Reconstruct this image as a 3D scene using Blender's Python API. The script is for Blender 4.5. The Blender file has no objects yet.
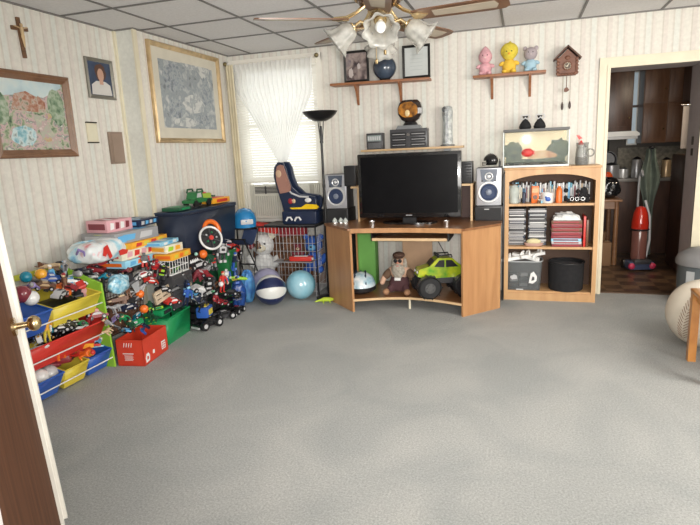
import bpy, bmesh, math, random
from mathutils import Vector, Matrix, Euler
random.seed(7)
PI = math.pi
S = bpy.context.scene
C = S.collection

# ------------------------------------------------------------------ camera
cam = bpy.data.objects.new('camera', bpy.data.cameras.new('camera')); C.objects.link(cam)
yaw, pitch, roll = math.radians(17.731), math.radians(11.549), math.radians(-2.616)
F = Vector((-math.sin(yaw)*math.cos(pitch), math.cos(yaw)*math.cos(pitch), -math.sin(pitch)))
R0 = Vector((math.cos(yaw), math.sin(yaw), 0)); U0 = R0.cross(F)
Rt = math.cos(roll)*R0 + math.sin(roll)*U0; Up = -math.sin(roll)*R0 + math.cos(roll)*U0
M = Matrix((Rt, Up, -F)).transposed().to_4x4(); M.translation = Vector((0, 0, 1.373))
cam.matrix_world = M
cam.data.sensor_width = 36; cam.data.lens = 36*547.7/700; cam.data.clip_start = .02
S.camera = cam
S.view_settings.view_transform = 'Standard'; S.view_settings.look = 'None'
S.view_settings.gamma = 1; S.view_settings.use_curve_mapping = False
S.view_settings.exposure = 0.0

# ------------------------------------------------------------------ world and lights
w = bpy.data.worlds.new('world'); S.world = w; w.use_nodes = True
bg = w.node_tree.nodes['Background']
bg.inputs[0].default_value = (.93, .97, 1, 1); bg.inputs[1].default_value = 3.3

def area(name, loc, target, sx, sy, power, col):
    l = bpy.data.lights.new(name, 'AREA'); l.shape = 'RECTANGLE'; l.size = sx; l.size_y = sy
    l.energy = power; l.color = col
    o = bpy.data.objects.new(name, l); C.objects.link(o); o.location = loc
    o.rotation_euler = (Vector(target)-Vector(loc)).to_track_quat('-Z', 'Y').to_euler()
    return o
area('fill_light_behind_camera', (.9, -1.35, 1.35), (-.3, 5, 1.1), 2.6, 1.7, 132, (1, .97, .92))  # added fill behind the camera, no window modelled there
pt = bpy.data.lights.new('fill_point_light', 'POINT'); pt.energy = 52; pt.shadow_soft_size = .22; pt.color = (1, .95, .87)  # added out-of-view fill that brightens ceiling and room
pto = bpy.data.objects.new('fill_point_light', pt); C.objects.link(pto); pto.location = (1.75, 2.6, 1.75)
area('side_fill_light', (2.5, 2.2, 1.3), (-2.5, 3.4, .6), 1.9, 1.5, 72, (1, .98, .94))  # added fill from the right, out of view, no window there
fl = bpy.data.lights.new('camera_flash', 'SPOT'); fl.energy = 255; fl.spot_size = math.radians(84); fl.spot_blend = .9
fl.shadow_soft_size = .02; fl.color = (1, .98, .95)
flo = bpy.data.objects.new('camera_flash', fl); C.objects.link(flo)
flo.location = Vector((0, 0, 1.373)) + Rt*.045 + Up*.05 - F*.02
flo.rotation_euler = (Vector((-1.6, 5.2, 1.15))-flo.location).to_track_quat('-Z', 'Y').to_euler()
kl = bpy.data.lights.new('kitchen_light', 'POINT'); kl.energy = 32; kl.shadow_soft_size = .1; kl.color = (1, .85, .65)
klo = bpy.data.objects.new('kitchen_light', kl); C.objects.link(klo); klo.location = (1.9, 5.75, 2.1)

# ------------------------------------------------------------------ materials
MC = {}
def mat(name, col, rough=.5, metal=0, var=.06, vs=8, bump=0, bs=40, coat=0, trans=0, alpha=1, emis=0, col2=None, spec=None):
    """procedural material: noise-varied colour, optional bump"""
    if name in MC: return MC[name]
    m = bpy.data.materials.new(name); m.use_nodes = True; nt = m.node_tree; N = nt.nodes; L = nt.links
    b = N['Principled BSDF']; b.inputs['Roughness'].default_value = rough; b.inputs['Metallic'].default_value = metal
    b.inputs['Coat Weight'].default_value = coat
    tc = N.new('ShaderNodeTexCoord')
    nz = N.new('ShaderNodeTexNoise'); nz.inputs['Scale'].default_value = vs; nz.inputs['Detail'].default_value = 4
    L.new(tc.outputs['Object'], nz.inputs['Vector'])
    rp = N.new('ShaderNodeValToRGB'); rp.color_ramp.elements[0].position = .3; rp.color_ramp.elements[1].position = .7
    c2 = col2 or tuple(min(1, c*(1+var)+var*.03) for c in col)
    c1 = col if col2 else tuple(c*(1-var) for c in col)
    rp.color_ramp.elements[0].color = (*c1, 1); rp.color_ramp.elements[1].color = (*c2, 1)
    L.new(nz.outputs['Fac'], rp.inputs['Fac']); L.new(rp.outputs['Color'], b.inputs['Base Color'])
    if bump:
        n2 = N.new('ShaderNodeTexNoise'); n2.inputs['Scale'].default_value = bs; L.new(tc.outputs['Object'], n2.inputs['Vector'])
        bp = N.new('ShaderNodeBump'); bp.inputs['Strength'].default_value = bump; bp.inputs['Distance'].default_value = .01
        L.new(n2.outputs['Fac'], bp.inputs['Height']); L.new(bp.outputs['Normal'], b.inputs['Normal'])
    if spec is not None: b.inputs['Specular IOR Level'].default_value = spec
    if trans: b.inputs['Transmission Weight'].default_value = trans; b.inputs['IOR'].default_value = 1.3
    if alpha < 1: b.inputs['Alpha'].default_value = alpha
    if emis:
        b.inputs['Emission Color'].default_value = (*col, 1); b.inputs['Emission Strength'].default_value = emis
    MC[name] = m; return m

def wood(name, c1, c2, rough=.4, scale=3, axis=(1, 1, 12), coat=0):
    if name in MC: return MC[name]
    m = mat(name, c1, rough, coat=coat); nt = m.node_tree; N = nt.nodes; L = nt.links
    nz = [n for n in N if n.type == 'TEX_NOISE'][0]; rp = [n for n in N if n.type == 'VALTORGB'][0]
    mp = N.new('ShaderNodeMapping'); mp.inputs['Scale'].default_value = axis
    tc = [n for n in N if n.type == 'TEX_COORD'][0]
    L.new(tc.outputs['Object'], mp.inputs['Vector']); L.new(mp.outputs['Vector'], nz.inputs['Vector'])
    nz.inputs['Scale'].default_value = scale; nz.inputs['Detail'].default_value = 6; nz.inputs['Distortion'].default_value = .6
    rp.color_ramp.elements[0].color = (*c1, 1); rp.color_ramp.elements[1].color = (*c2, 1)
    return m

def wallpaper(name, axis):
    m = bpy.data.materials.new(name); m.use_nodes = True; nt = m.node_tree; N = nt.nodes; L = nt.links
    b = N['Principled BSDF']; b.inputs['Roughness'].default_value = .55
    tc = N.new('ShaderNodeTexCoord'); sp = N.new('ShaderNodeSeparateXYZ'); L.new(tc.outputs['Object'], sp.inputs[0])
    mul = N.new('ShaderNodeMath'); mul.operation = 'MULTIPLY'; mul.inputs[1].default_value = 1/.205
    L.new(sp.outputs[axis], mul.inputs[0])
    fr = N.new('ShaderNodeMath'); fr.operation = 'FRACT'; L.new(mul.outputs[0], fr.inputs[0])
    rp = N.new('ShaderNodeValToRGB'); cr = rp.color_ramp; cr.interpolation = 'LINEAR'
    A = (.725, .70, .635); B = (.69, .66, .595); D = (.61, .57, .505); G = (.70, .705, .65); PK = (.69, .64, .585)
    stops = [(0, A), (.14, A), (.16, D), (.19, D), (.21, PK), (.34, PK), (.36, A), (.48, A), (.50, B), (.56, D), (.58, G), (.74, G), (.76, B), (.80, D), (.83, PK), (.95, A)]
    cr.elements[0].position = 0; cr.elements[0].color = (*A, 1); cr.elements[1].position = 1; cr.elements[1].color = (*A, 1)
    for p, c in stops[1:]:
        e = cr.elements.new(p); e.color = (*c, 1)
    L.new(fr.outputs[0], rp.inputs['Fac'])
    # faint mottled pattern inside the stripes
    nz = N.new('ShaderNodeTexNoise'); nz.inputs['Scale'].default_value = 38; L.new(tc.outputs['Object'], nz.inputs['Vector'])
    mr = N.new('ShaderNodeMapRange'); mr.inputs['From Min'].default_value = .3; mr.inputs['From Max'].default_value = .7
    mr.inputs['To Min'].default_value = .94; mr.inputs['To Max'].default_value = 1.05; L.new(nz.outputs['Fac'], mr.inputs['Value'])
    mx = N.new('ShaderNodeMix'); mx.data_type = 'RGBA'; mx.blend_type = 'MULTIPLY'; mx.inputs[0].default_value = 1
    L.new(rp.outputs['Color'], mx.inputs[6]); L.new(mr.outputs[0], mx.inputs[7]); L.new(mx.outputs[2], b.inputs['Base Color'])
    return m

def carpet():
    m = mat('carpet', (.40, .40, .385), .95, bump=.9, bs=420); nt = m.node_tree; N = nt.nodes; L = nt.links
    b = N['Principled BSDF']; b.inputs['Specular IOR Level'].default_value = .1
    tc = [n for n in N if n.type == 'TEX_COORD'][0]
    big = [n for n in N if n.type == 'TEX_NOISE'][0]; rp = [n for n in N if n.type == 'VALTORGB'][0]
    big.inputs['Scale'].default_value = 1.7; big.inputs['Detail'].default_value = 6; big.inputs['Distortion'].default_value = .8
    rp.color_ramp.elements[0].color = (.46, .475, .468, 1); rp.color_ramp.elements[1].color = (.575, .578, .558, 1)
    rp.color_ramp.elements[0].position = .35; rp.color_ramp.elements[1].position = .68
    fine = N.new('ShaderNodeTexNoise'); fine.inputs['Scale'].default_value = 110; fine.inputs['Detail'].default_value = 12; fine.inputs['Roughness'].default_value = .85; L.new(tc.outputs['Object'], fine.inputs['Vector'])
    mr = N.new('ShaderNodeMapRange'); mr.inputs['From Min'].default_value = .3; mr.inputs['From Max'].default_value = .7
    mr.inputs['To Min'].default_value = .42; mr.inputs['To Max'].default_value = 1.55; L.new(fine.outputs['Fac'], mr.inputs['Value'])
    mx = N.new('ShaderNodeMix'); mx.data_type = 'RGBA'; mx.blend_type = 'MULTIPLY'; mx.inputs[0].default_value = 1
    L.new(rp.outputs['Color'], mx.inputs[6]); L.new(mr.outputs[0], mx.inputs[7]); L.new(mx.outputs[2], b.inputs['Base Color'])
    return m

def picture_mat(name, cols, scale=6, rough=.35, stretch=(1, 1, 1), dist=.35):
    """printed picture: blotches of several colours"""
    m = bpy.data.materials.new(name); m.use_nodes = True; nt = m.node_tree; N = nt.nodes; L = nt.links
    b = N['Principled BSDF']; b.inputs['Roughness'].default_value = rough
    tc = N.new('ShaderNodeTexCoord'); mp = N.new('ShaderNodeMapping'); mp.inputs['Scale'].default_value = stretch
    nz = N.new('ShaderNodeTexNoise'); nz.inputs['Scale'].default_value = scale; nz.inputs['Detail'].default_value = 7; nz.inputs['Distortion'].default_value = dist
    L.new(tc.outputs['Object'], mp.inputs[0]); L.new(mp.outputs[0], nz.inputs['Vector'])
    rp = N.new('ShaderNodeValToRGB'); cr = rp.color_ramp
    n = len(cols); cr.elements[0].position = .3; cr.elements[0].color = (*cols[0], 1); cr.elements[1].position = .7; cr.elements[1].color = (*cols[-1], 1)
    for i in range(1, n-1):
        e = cr.elements.new(.3+.4*i/(n-1)); e.color = (*cols[i], 1)
    L.new(nz.outputs['Fac'], rp.inputs['Fac']); L.new(rp.outputs['Color'], b.inputs['Base Color'])
    MC[name] = m; return m

def see_through(name, col, clear, rough=.6, transl=.5):
    """thin cloth or slats: part open, part diffuse and translucent"""
    m = bpy.data.materials.new(name); m.use_nodes = True; nt = m.node_tree; N = nt.nodes; L = nt.links
    N.remove(N['Principled BSDF']); out = N['Material Output']
    d = N.new('ShaderNodeBsdfDiffuse'); d.inputs[0].default_value = (*col, 1)
    t = N.new('ShaderNodeBsdfTranslucent'); t.inputs[0].default_value = (*col, 1)
    mx = N.new('ShaderNodeMixShader'); mx.inputs[0].default_value = transl; L.new(d.outputs[0], mx.inputs[1]); L.new(t.outputs[0], mx.inputs[2])
    tr = N.new('ShaderNodeBsdfTransparent'); m2 = N.new('ShaderNodeMixShader'); m2.inputs[0].default_value = clear
    L.new(mx.outputs[0], m2.inputs[1]); L.new(tr.outputs[0], m2.inputs[2]); L.new(m2.outputs[0], out.inputs[0])
    MC[name] = m; return m

def glassy(name, col, clear=.7, rough=.05, tint=None):
    m = bpy.data.materials.new(name); m.use_nodes = True; nt = m.node_tree; N = nt.nodes; L = nt.links
    b = N['Principled BSDF']; out = N['Material Output']; b.inputs['Base Color'].default_value = (*col, 1); b.inputs['Roughness'].default_value = rough
    tr = N.new('ShaderNodeBsdfTransparent'); m2 = N.new('ShaderNodeMixShader'); m2.inputs[0].default_value = clear
    tr.inputs[0].default_value = (*(tint or [min(1, c*.5+.5) for c in col]), 1)
    L.new(b.outputs[0], m2.inputs[1]); L.new(tr.outputs[0], m2.inputs[2]); L.new(m2.outputs[0], out.inputs[0])
    MC[name] = m; return m

K = {  # plain coloured plastics, cloths and metals
 'red': (.62, .04, .03), 'dred': (.30, .02, .03), 'blue': (.03, .11, .45), 'lblue': (.13, .42, .72), 'sky': (.30, .62, .80), 'navy': (.012, .022, .060),
 'teal': (.01, .22, .33), 'green': (.01, .26, .09), 'dgreen': (.015, .085, .04), 'lime': (.33, .62, .04), 'yellow': (.70, .56, .06), 'amber': (.85, .40, .03),
 'orange': (.85, .17, .02), 'brown': (.16, .07, .035), 'tan': (.62, .45, .27), 'cream': (.78, .72, .56), 'white': (.80, .80, .79), 'grey': (.32, .32, .33),
 'lgrey': (.55, .55, .56), 'dgrey': (.055, .055, .06), 'black': (.012, .012, .014), 'pink': (.70, .38, .42), 'purple': (.26, .20, .45), 'maroon': (.22, .035, .05),
 'lav': (.48, .45, .66), 'skin': (.60, .36, .25), 'mint': (.35, .66, .55)}
def pl(c): return mat('plastic_'+c, K[c], .35, var=.05)
def cl(c): return mat('cloth_'+c, K[c], .9, var=.14, vs=30, bump=.5, bs=160)
chrome = mat('chrome', (.75, .75, .76), .18, 1); brass = mat('brass', (.66, .50, .27), .25, 1)
gold = mat('gold_leaf', (.62, .42, .15), .32, .7, var=.2, vs=20)
oak = wood('light_oak', (.52, .29, .13), (.64, .39, .19), .42, 2.2, (6, 6, 1))
oak2 = wood('honey_laminate', (.41, .20, .085), (.54, .29, .13), .38, 2.0, (7, 7, 1))
oaktop = wood('brown_laminate_top', (.20, .085, .035), (.30, .14, .06), .3, 3, (1, 8, 1))
pine = wood('pale_pine', (.60, .40, .21), (.70, .50, .29), .5, 2, (1, 5, 7))
shelfwood = wood('reddish_shelf_wood', (.25, .095, .042), (.36, .155, .07), .45, 3, (1, 8, 8))
darkwood = wood('dark_walnut', (.045, .018, .010), (.10, .042, .022), .35, 3, (6, 6, 1))
doorwood = wood('varnished_brown_door', (.085, .037, .020), (.14, .062, .033), .65, 2.4, (14, 14, 1)); doorwood.node_tree.nodes['Principled BSDF'].inputs['Specular IOR Level'].default_value = .12
cabwood = wood('kitchen_cabinet_wood', (.17, .075, .035), (.26, .125, .06), .4, 2.4, (8, 8, 1))
creampaint = mat('cream_gloss_paint', (.72, .66, .50), .35, var=.05)
whitepaint = mat('white_gloss_paint', (.82, .79, .72), .3, var=.04)

# ------------------------------------------------------------------ mesh builder
class MB:
    def __init__(s): s.bm = bmesh.new()
    def _fin(s, vs, m, rot=None, c=(0, 0, 0)):
        c = Vector(c)
        if rot is not None:
            e = (rot if isinstance(rot, Matrix) else Euler(rot).to_matrix())
            for v in vs: v.co = e @ v.co
        for v in vs: v.co += c
        fs = set(f for v in vs for f in v.link_faces)
        for f in fs: f.material_index = m
    def box(s, c, d, m=0, rot=None, bev=0):
        r = bmesh.ops.create_cube(s.bm, size=1); vs = r['verts']
        for v in vs: v.co = Vector((v.co.x*d[0], v.co.y*d[1], v.co.z*d[2]))
        if bev:
            es = list(set(e for v in vs for e in v.link_edges))
            r = bmesh.ops.bevel(s.bm, geom=es, offset=min(bev, min(d)*.45), segments=2, profile=.6, affect='EDGES'); 
            vs = list(set(v for f in r['faces'] for v in f.verts) | set(v for v in vs if v.is_valid))
        s._fin(vs, m, rot, c); return s
    def bb(s, x0, x1, y0, y1, z0, z1, m=0, bev=0):
        return s.box(((x0+x1)/2, (y0+y1)/2, (z0+z1)/2), (x1-x0, y1-y0, z1-z0), m, None, bev)
    def cyl(s, p0, p1, r0, r1=None, m=0, seg=16, caps=True):
        p0, p1 = Vector(p0), Vector(p1); r1 = r0 if r1 is None else r1; d = p1-p0
        r = bmesh.ops.create_cone(s.bm, cap_ends=caps, segments=seg, radius1=r0, radius2=r1, depth=d.length)
        s._fin(r['verts'], m, d.to_track_quat('Z', 'Y').to_matrix(), (p0+p1)/2); return s
    def sph(s, c, r, m=0, rot=None, seg=16):
        if not hasattr(r, '__len__'): r = (r, r, r)
        q = bmesh.ops.create_uvsphere(s.bm, u_segments=seg, v_segments=max(6, seg*2//3), radius=1)
        for v in q['verts']: v.co = Vector((v.co.x*r[0], v.co.y*r[1], v.co.z*r[2]))
        s._fin(q['verts'], m, rot, c); return s
    def lathe(s, prof, c=(0, 0, 0), m=0, seg=24, rot=None, ruffle=0, nr=6):
        rings = []; vs = []
        for k, (r, z) in enumerate(prof):
            ring = []
            for i in range(seg):
                a = 2*PI*i/seg; rr = max(r, 1e-4)
                if ruffle: rr *= 1+ruffle*(k/(len(prof)-1))**2*math.sin(a*nr)
                v = s.bm.verts.new((rr*math.cos(a), rr*math.sin(a), z)); ring.append(v); vs.append(v)
            rings.append(ring)
        for a, b in zip(rings, rings[1:]):
            for i in range(seg): s.bm.faces.new((a[i], a[(i+1) % seg], b[(i+1) % seg], b[i]))
        s._fin(vs, m, rot, c); return s
    def tube(s, pts, r, m=0, seg=8, closed=False):
        pts = [Vector(p) for p in pts]; n = len(pts); rings = []; vs = []
        up = Vector((0, 0, 1)); prev = None
        for i, p in enumerate(pts):
            if closed: t = pts[(i+1) % n]-pts[i-1]
            else: t = pts[min(i+1, n-1)]-pts[max(i-1, 0)]
            t.normalize()
            a = prev if prev is not None else (up if abs(t.z) < .9 else Vector((1, 0, 0)))
            a = (a-t*a.dot(t)).normalized(); prev = a; b = t.cross(a)
            rr = r[i] if hasattr(r, '__len__') else r
            ring = [s.bm.verts.new(p+rr*(math.cos(2*PI*k/seg)*a+math.sin(2*PI*k/seg)*b)) for k in range(seg)]
            rings.append(ring); vs += ring
        pr = list(zip(rings, rings[1:])) + ([(rings[-1], rings[0])] if closed else [])
        for a, b in pr:
            for k in range(seg): s.bm.faces.new((a[k], a[(k+1) % seg], b[(k+1) % seg], b[k]))
        if not closed:
            s.bm.faces.new(rings[0][::-1]); s.bm.faces.new(rings[-1])
        for v in vs:
            for f in v.link_faces: f.material_index = m
        return s
    def torus(s, c, R, r, m=0, axis='z', seg=24, sg=8, rot=None):
        pts = []
        for i in range(seg):
            a = 2*PI*i/seg; x, y = R*math.cos(a), R*math.sin(a)
            p = {'z': (x, y, 0), 'x': (0, x, y), 'y': (x, 0, y)}[axis]; pts.append(Vector(p))
        if rot is not None:
            e = Euler(rot).to_matrix(); pts = [e @ p for p in pts]
        return s.tube([p+Vector(c) for p in pts], r, m, sg, closed=True)
    def prism(s, poly, h0, h1, m=0, axis='z', rot=None, c=(0, 0, 0)):
        def mp(a, b, h): return {'z': (a, b, h), 'x': (h, a, b), 'y': (a, h, b)}[axis]
        A = [s.bm.verts.new(mp(a, b, h0)) for a, b in poly]; B = [s.bm.verts.new(mp(a, b, h1)) for a, b in poly]; n = len(poly)
        s.bm.faces.new(A); s.bm.faces.new(B[::-1])
        for i in range(n): s.bm.faces.new((A[i], A[(i+1) % n], B[(i+1) % n], B[i]))
        s._fin(A+B, m, rot, c); return s
    def grid(s, fn, nu, nv, m=0):
        g = [[s.bm.verts.new(fn(i/nu, j/nv)) for j in range(nv+1)] for i in range(nu+1)]
        for i in range(nu):
            for j in range(nv):
                f = s.bm.faces.new((g[i][j], g[i+1][j], g[i+1][j+1], g[i][j+1])); f.material_index = m
        return s
    def build(s, name, mats, parent=None, loc=None, rot=None, smooth=35):
        bm = s.bm
        bmesh.ops.recalc_face_normals(bm, faces=bm.faces)
        for f in bm.faces: f.smooth = True
        th = math.radians(smooth)
        for e in bm.edges:
            if len(e.link_faces) == 2 and e.calc_face_angle(0) > th: e.smooth = False
        me = bpy.data.meshes.new(name); bm.to_mesh(me); bm.free()
        for q in (mats if isinstance(mats, (list, tuple)) else [mats]): me.materials.append(q)
        o = bpy.data.objects.new(name, me); C.objects.link(o)
        if parent: o.parent = parent
        if loc is not None: o.location = loc
        if rot is not None: o.rotation_euler = rot
        return o

def islands(o):
    """one object per loose piece of o"""
    bm = bmesh.new(); bm.from_mesh(o.data); seen = set(); out = []
    bm.verts.ensure_lookup_table(); groups = []
    for v in bm.verts:
        if v.index in seen: continue
        st = [v]; g = set()
        while st:
            q = st.pop()
            if q.index in g: continue
            g.add(q.index); st += [e.other_vert(q) for e in q.link_edges]
        seen |= g; groups.append(g)
    for g in groups[1:]:
        c = o.copy(); c.data = o.data.copy(); b2 = bmesh.new(); b2.from_mesh(c.data); b2.verts.ensure_lookup_table()
        bmesh.ops.delete(b2, geom=[v for v in b2.verts if v.index not in g], context='VERTS'); b2.to_mesh(c.data); b2.free(); C.objects.link(c); out.append(c)
    bmesh.ops.delete(bm, geom=[v for v in bm.verts if v.index not in groups[0]], context='VERTS'); bm.to_mesh(o.data); bm.free()
    return out

def thing(name, label, cat, loc=(0, 0, 0), rot=(0, 0, 0), group=None):
    o = bpy.data.objects.new(name, None); C.objects.link(o); o.empty_display_size = .1
    o.location = loc; o.rotation_euler = rot if hasattr(rot, '__len__') else (0, 0, rot)
    o['label'] = label; o['category'] = cat
    if group: o['group'] = group
    return o
def tag(o, label, cat, group=None, kind=None):
    o['label'] = label; o['category'] = cat
    if group: o['group'] = group
    if kind: o['kind'] = kind
    return o
def struct(name, mb, mats, parent=None, loc=None, rot=None, smooth=35):
    o = mb.build(name, mats, parent, loc, rot, smooth)
    if not parent: o['kind'] = 'structure'
    return o

# ================================================================== SETTING
H = 2.371; YB = 5.264; XL = -3.067; XL2 = -2.891; YJ = 3.809; XR = 2.6; YF = -1.6
wpX, wpY = wallpaper('striped_wallpaper_back', 0), wallpaper('striped_wallpaper_side', 1)
DX0, DX1, DH = .685, 1.375, 1.95     # kitchen doorway
struct('floor', MB().bb(XL-.1, XR+.1, YF-.1, YB+.02, -.06, 0), carpet())
# back wall with window and doorway holes
WX0, WX1, WZ0, WZ1 = -2.80, -1.95, .72, 2.24
b = MB()
b.bb(XL-.1, WX0, YB, YB+.12, 0, H); b.bb(WX0, WX1, YB, YB+.12, 0, WZ0); b.bb(WX0, WX1, YB, YB+.12, WZ1, H)
b.bb(WX1, DX0-.02, YB, YB+.12, 0, H); b.bb(DX0-.02, DX1+.02, YB, YB+.12, DH+.02, H); b.bb(DX1+.02, XR+.1, YB, YB+.12, 0, H)
struct('wall_back', b, wpX)
b = MB(); b.bb(XL-.1, XL, YF, YB, 0, H); b.bb(XL, XL2, YJ, YB, 0, H)
struct('wall_left', b, wpY)
struct('wall_right', MB().bb(XR, XR+.1, YF, YB, 0, H), wpY)
struct('wall_front', MB().bb(XL-.1, XR+.1, YF-.1, YF, 0, H), wpX)
struct('wall_entry', MB().bb(XL, -1.04, .58, .70, 0, H), mat('pale_grey_paint', (.50, .47, .44), .6))
struct('trim_1', MB().bb(-1.04, -1.0, .56, .725, 0, 2.08), mat('pale_grey_gloss', (.52, .49, .47), .4))
# pale strips on the corners of the jogged wall
b = MB(); b.bb(XL2-.004, XL2+.012, YJ-.012, YJ+.03, 0, H); b.bb(XL, XL+.02, YJ-.02, YJ, 0, H)
struct('trim_2', b, creampaint)
# suspended ceiling
tile = mat('mineral_fibre_ceiling_tile', (.76, .75, .75), .9, var=.05, vs=60, bump=.35, bs=220)
struct('ceiling', MB().bb(XL-.1, XR+.1, YF-.1, YB+.12, H, H+.08), tile)
b = MB(); T = .61; X0 = -2.621; YR = YB-.772
xs = [X0+T*k for k in range(0, 9)]; ys = [YR-T*k for k in range(0, 10)]
for x in xs: b.bb(x-.0095, x+.0095, YF, YB, H-.006, H-.001)
for y in ys: b.bb(XL, XR, y-.0095, y+.0095, H-.0075, H-.002)
struct('trim_3', b, mat('grey_metal_ceiling_grid', (.15, .145, .14), .5))
b = MB(); b.bb(XL, XR, YB-.022, YB, H-.009, H-.002); b.bb(XL, XL+.022, YF, YJ, H-.009, H-.002); b.bb(XL2, XL2+.022, YJ, YB, H-.009, H-.002); b.bb(XL, XL2+.02, YJ-.022, YJ, H-.009, H-.002)
struct('trim_4', b, mat('ceiling_edge_angle', (.20, .19, .18), .5))

# window
fr = MB()
for x0, x1, z0, z1 in ((WX0, WX0+.045, WZ0, WZ1), (WX1-.045, WX1, WZ0, WZ1), (WX0, WX1, WZ1-.045, WZ1), (WX0, WX1, WZ0, WZ0+.03)): fr.bb(x0, x1, YB+.03, YB+.10, z0, z1)
fr.bb(WX0, WX1, YB+.05, YB+.08, 1.085, 1.13); fr.bb(WX0, WX1, YB+.05, YB+.09, 1.64, 1.68)
for x0, x1 in ((WX0-.07, WX0), (WX1, WX1+.07)): fr.bb(x0, x1, YB-.018, YB+.002, WZ0-.02, WZ1+.07)
fr.bb(WX0-.07, WX1+.07, YB-.02, YB+.002, WZ1, WZ1+.075)
win = struct('window_1', fr, whitepaint)
gp = MB().bb(WX0+.04, WX1-.04, YB+.062, YB+.068, 1.10, WZ1-.04)
gp.build('glass_pane', glassy('window_glass', (1, 1, 1), .93), win)
MB().bb(WX0-.08, WX1+.08, YB-.05, YB+.03, WZ0-.035, WZ0).build('window_sill', whitepaint, win)

# blinds
bl = thing('window_blind', 'white venetian blind drawn down over the bright window', 'blind', ((WX0+WX1)/2, YB-.035, 1.09))
hw = (WX1-WX0)/2+.02; slat = see_through('white_blind_slat', (.92, .91, .86), .05, transl=.30)
b = MB(); n = 44
for i in range(n):
    z = .02+i*1.12/n
    b.box((0, 0, z), (2*hw, .026, .0015), 0, (math.radians(62), 0, 0))
b.build('slats', slat, bl)
MB().bb(-hw, hw, -.015, .02, 1.125, 1.165).build('head_rail', whitepaint, bl)
MB().bb(-hw, hw, -.012, .012, -.008, .008).build('bottom_rail', whitepaint, bl)

# sheer curtain gathered into a knot
sheer = see_through('white_sheer_fabric', (.96, .96, .95), .30, transl=.45)
cx = -2.315
def curt(u, v):   # v: 0 top .. 1 knot
    z = 2.262-(2.262-1.27)*v
    xl = -2.78+(cx-.035+2.78)*min(1, max(0, (v-.26)/.74))**1.0; xr = -1.95+(cx+.035+1.95)*min(1, max(0, (v-.30)/.70))**1.0
    if v < .01: xl -= .02; xr += .01
    a = (1-v)*.016+.006
    return (xl+(xr-xl)*u, YB-.095+a*math.sin(u*2*PI*17)+.01*math.sin(u*9+v*4), z)
cu = thing('sheer_curtain', 'white sheer curtain gathered to a point over the window blind', 'curtain', (0, 0, 0))
MB().grid(curt, 170, 14).build('sheer_panel', sheer, cu, smooth=80)
MB().grid(lambda u, v: (cx+(u-.5)*(.07+.14*v), YB-.095+.012*math.sin(u*2*PI*6), 1.27-.185*v), 50, 6).build('curtain_tail', sheer, cu, smooth=80)
MB().torus((cx, YB-.095, 1.27), .036, .008, 0, 'z').build('tie_band', cl('white'), cu)
sd = thing('side_drape', 'narrow cream drape hanging left of the window', 'curtain', (0, 0, 0))
MB().grid(lambda u, v: (-2.872+.085*u+.012*v, YB-.10+.016*math.sin(u*2*PI*3), 2.262-1.50*v), 36, 10).build('drape_panel', mat('cream_drape_cloth', (.70, .63, .46), .9, var=.08), sd, smooth=80)
rod = thing('curtain_rod', 'thin curtain rod with dark round ends above the window', 'curtain rod', (0, YB-.095, 2.275))
MB().cyl((-2.87, 0, 0), (-1.90, 0, 0), .006, seg=10).build('rod', whitepaint, rod)
for x in (-2.874, -1.895): MB().sph((x, 0, 0), .022).build('finial', mat('antique_brass', (.22, .18, .09), .35, .8), rod)
for x in (-2.83, -1.94): MB().bb(x-.006, x+.006, 0, .095, -.012, .012).build('bracket', whitepaint, rod)

# air conditioner
ac = thing('air_conditioner', 'white window air conditioner under the blind', 'air conditioner', (-2.335, YB-.02, .722))
ac_m = mat('off_white_plastic', (.66, .64, .56), .45)
MB().bb(-.31, .31, -.12, .30, 0, .345, 0, .012).build('housing', ac_m, ac)
b = MB()
for i in range(5): b.bb(-.29, .12, -.13, -.118, .262+i*.014, .270+i*.014)
for x in (-.17, -.02): b.bb(x-.006, x+.006, -.132, -.118, .255, .333)
b.build('louvre_grille', [pl('dgrey')], ac)
b = MB()
for i in range(18): b.bb(-.29+i*.024, -.277+i*.024, -.127, -.118, .03, .235)
b.build('intake_grille', [mat('warm_grey_plastic', (.50, .48, .42), .5)], ac)
MB().bb(.15, .29, -.128, -.118, .06, .30).build('control_panel', ac_m, ac)
for z in (.11, .20): MB().cyl((.22, -.145, z), (.22, -.127, z), .018, seg=14).build('knob', pl('dgrey'), ac)
for s_ in (-1, 1):
    b = MB()
    for i in range(5): b.bb(s_*.313+(0 if s_ > 0 else -.1)+i*.02, s_*.313+(0 if s_ > 0 else -.1)+i*.02+.014, .0, .02, .0, .345)
    b.build('accordion_panel', ac_m, ac)


# doorway to the kitchen
b = MB()
for x0, x1 in ((DX0-.085, DX0), (DX1, DX1+.085)):
    b.bb(x0, x1, YB-.02, YB, 0, DH+.085); b.bb(x0+(0 if x0 > 1 else .06), x1-(.06 if x0 > 1 else 0), YB-.028, YB-.02, 0, DH+.025)
b.bb(DX0-.085, DX1+.085, YB-.0205, YB, DH, DH+.085); b.bb(DX0, DX1, YB-.028, YB-.02, DH, DH+.025)
struct('trim_5', b, creampaint)
b = MB(); jm = mat('grey_painted_jamb', (.42, .38, .38), .5)
b.bb(DX0-.02, DX0, YB-.019, YB+.34, 0, DH); b.bb(DX1, DX1+.02, YB-.019, YB+.34, 0, DH); b.bb(DX0-.02, DX1+.02, YB-.019, YB+.34, DH, DH+.02)
dj = struct('door_1', b, jm)
b = MB(); b.bb(DX1-.003, DX1, YB+.13, YB+.19, 1.29, 1.36); b.bb(DX1-.003, DX1, YB+.13, YB+.19, 1.20, 1.26)
b.build('strike_plate', mat('dark_bronze', (.06, .05, .04), .4, .7), dj)
struct('trim_6', MB().bb(DX0-.02, DX1+.02, YB+.015, YB+.075, 0, .008), mat('threshold_wood', (.13, .08, .05), .4))

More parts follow.
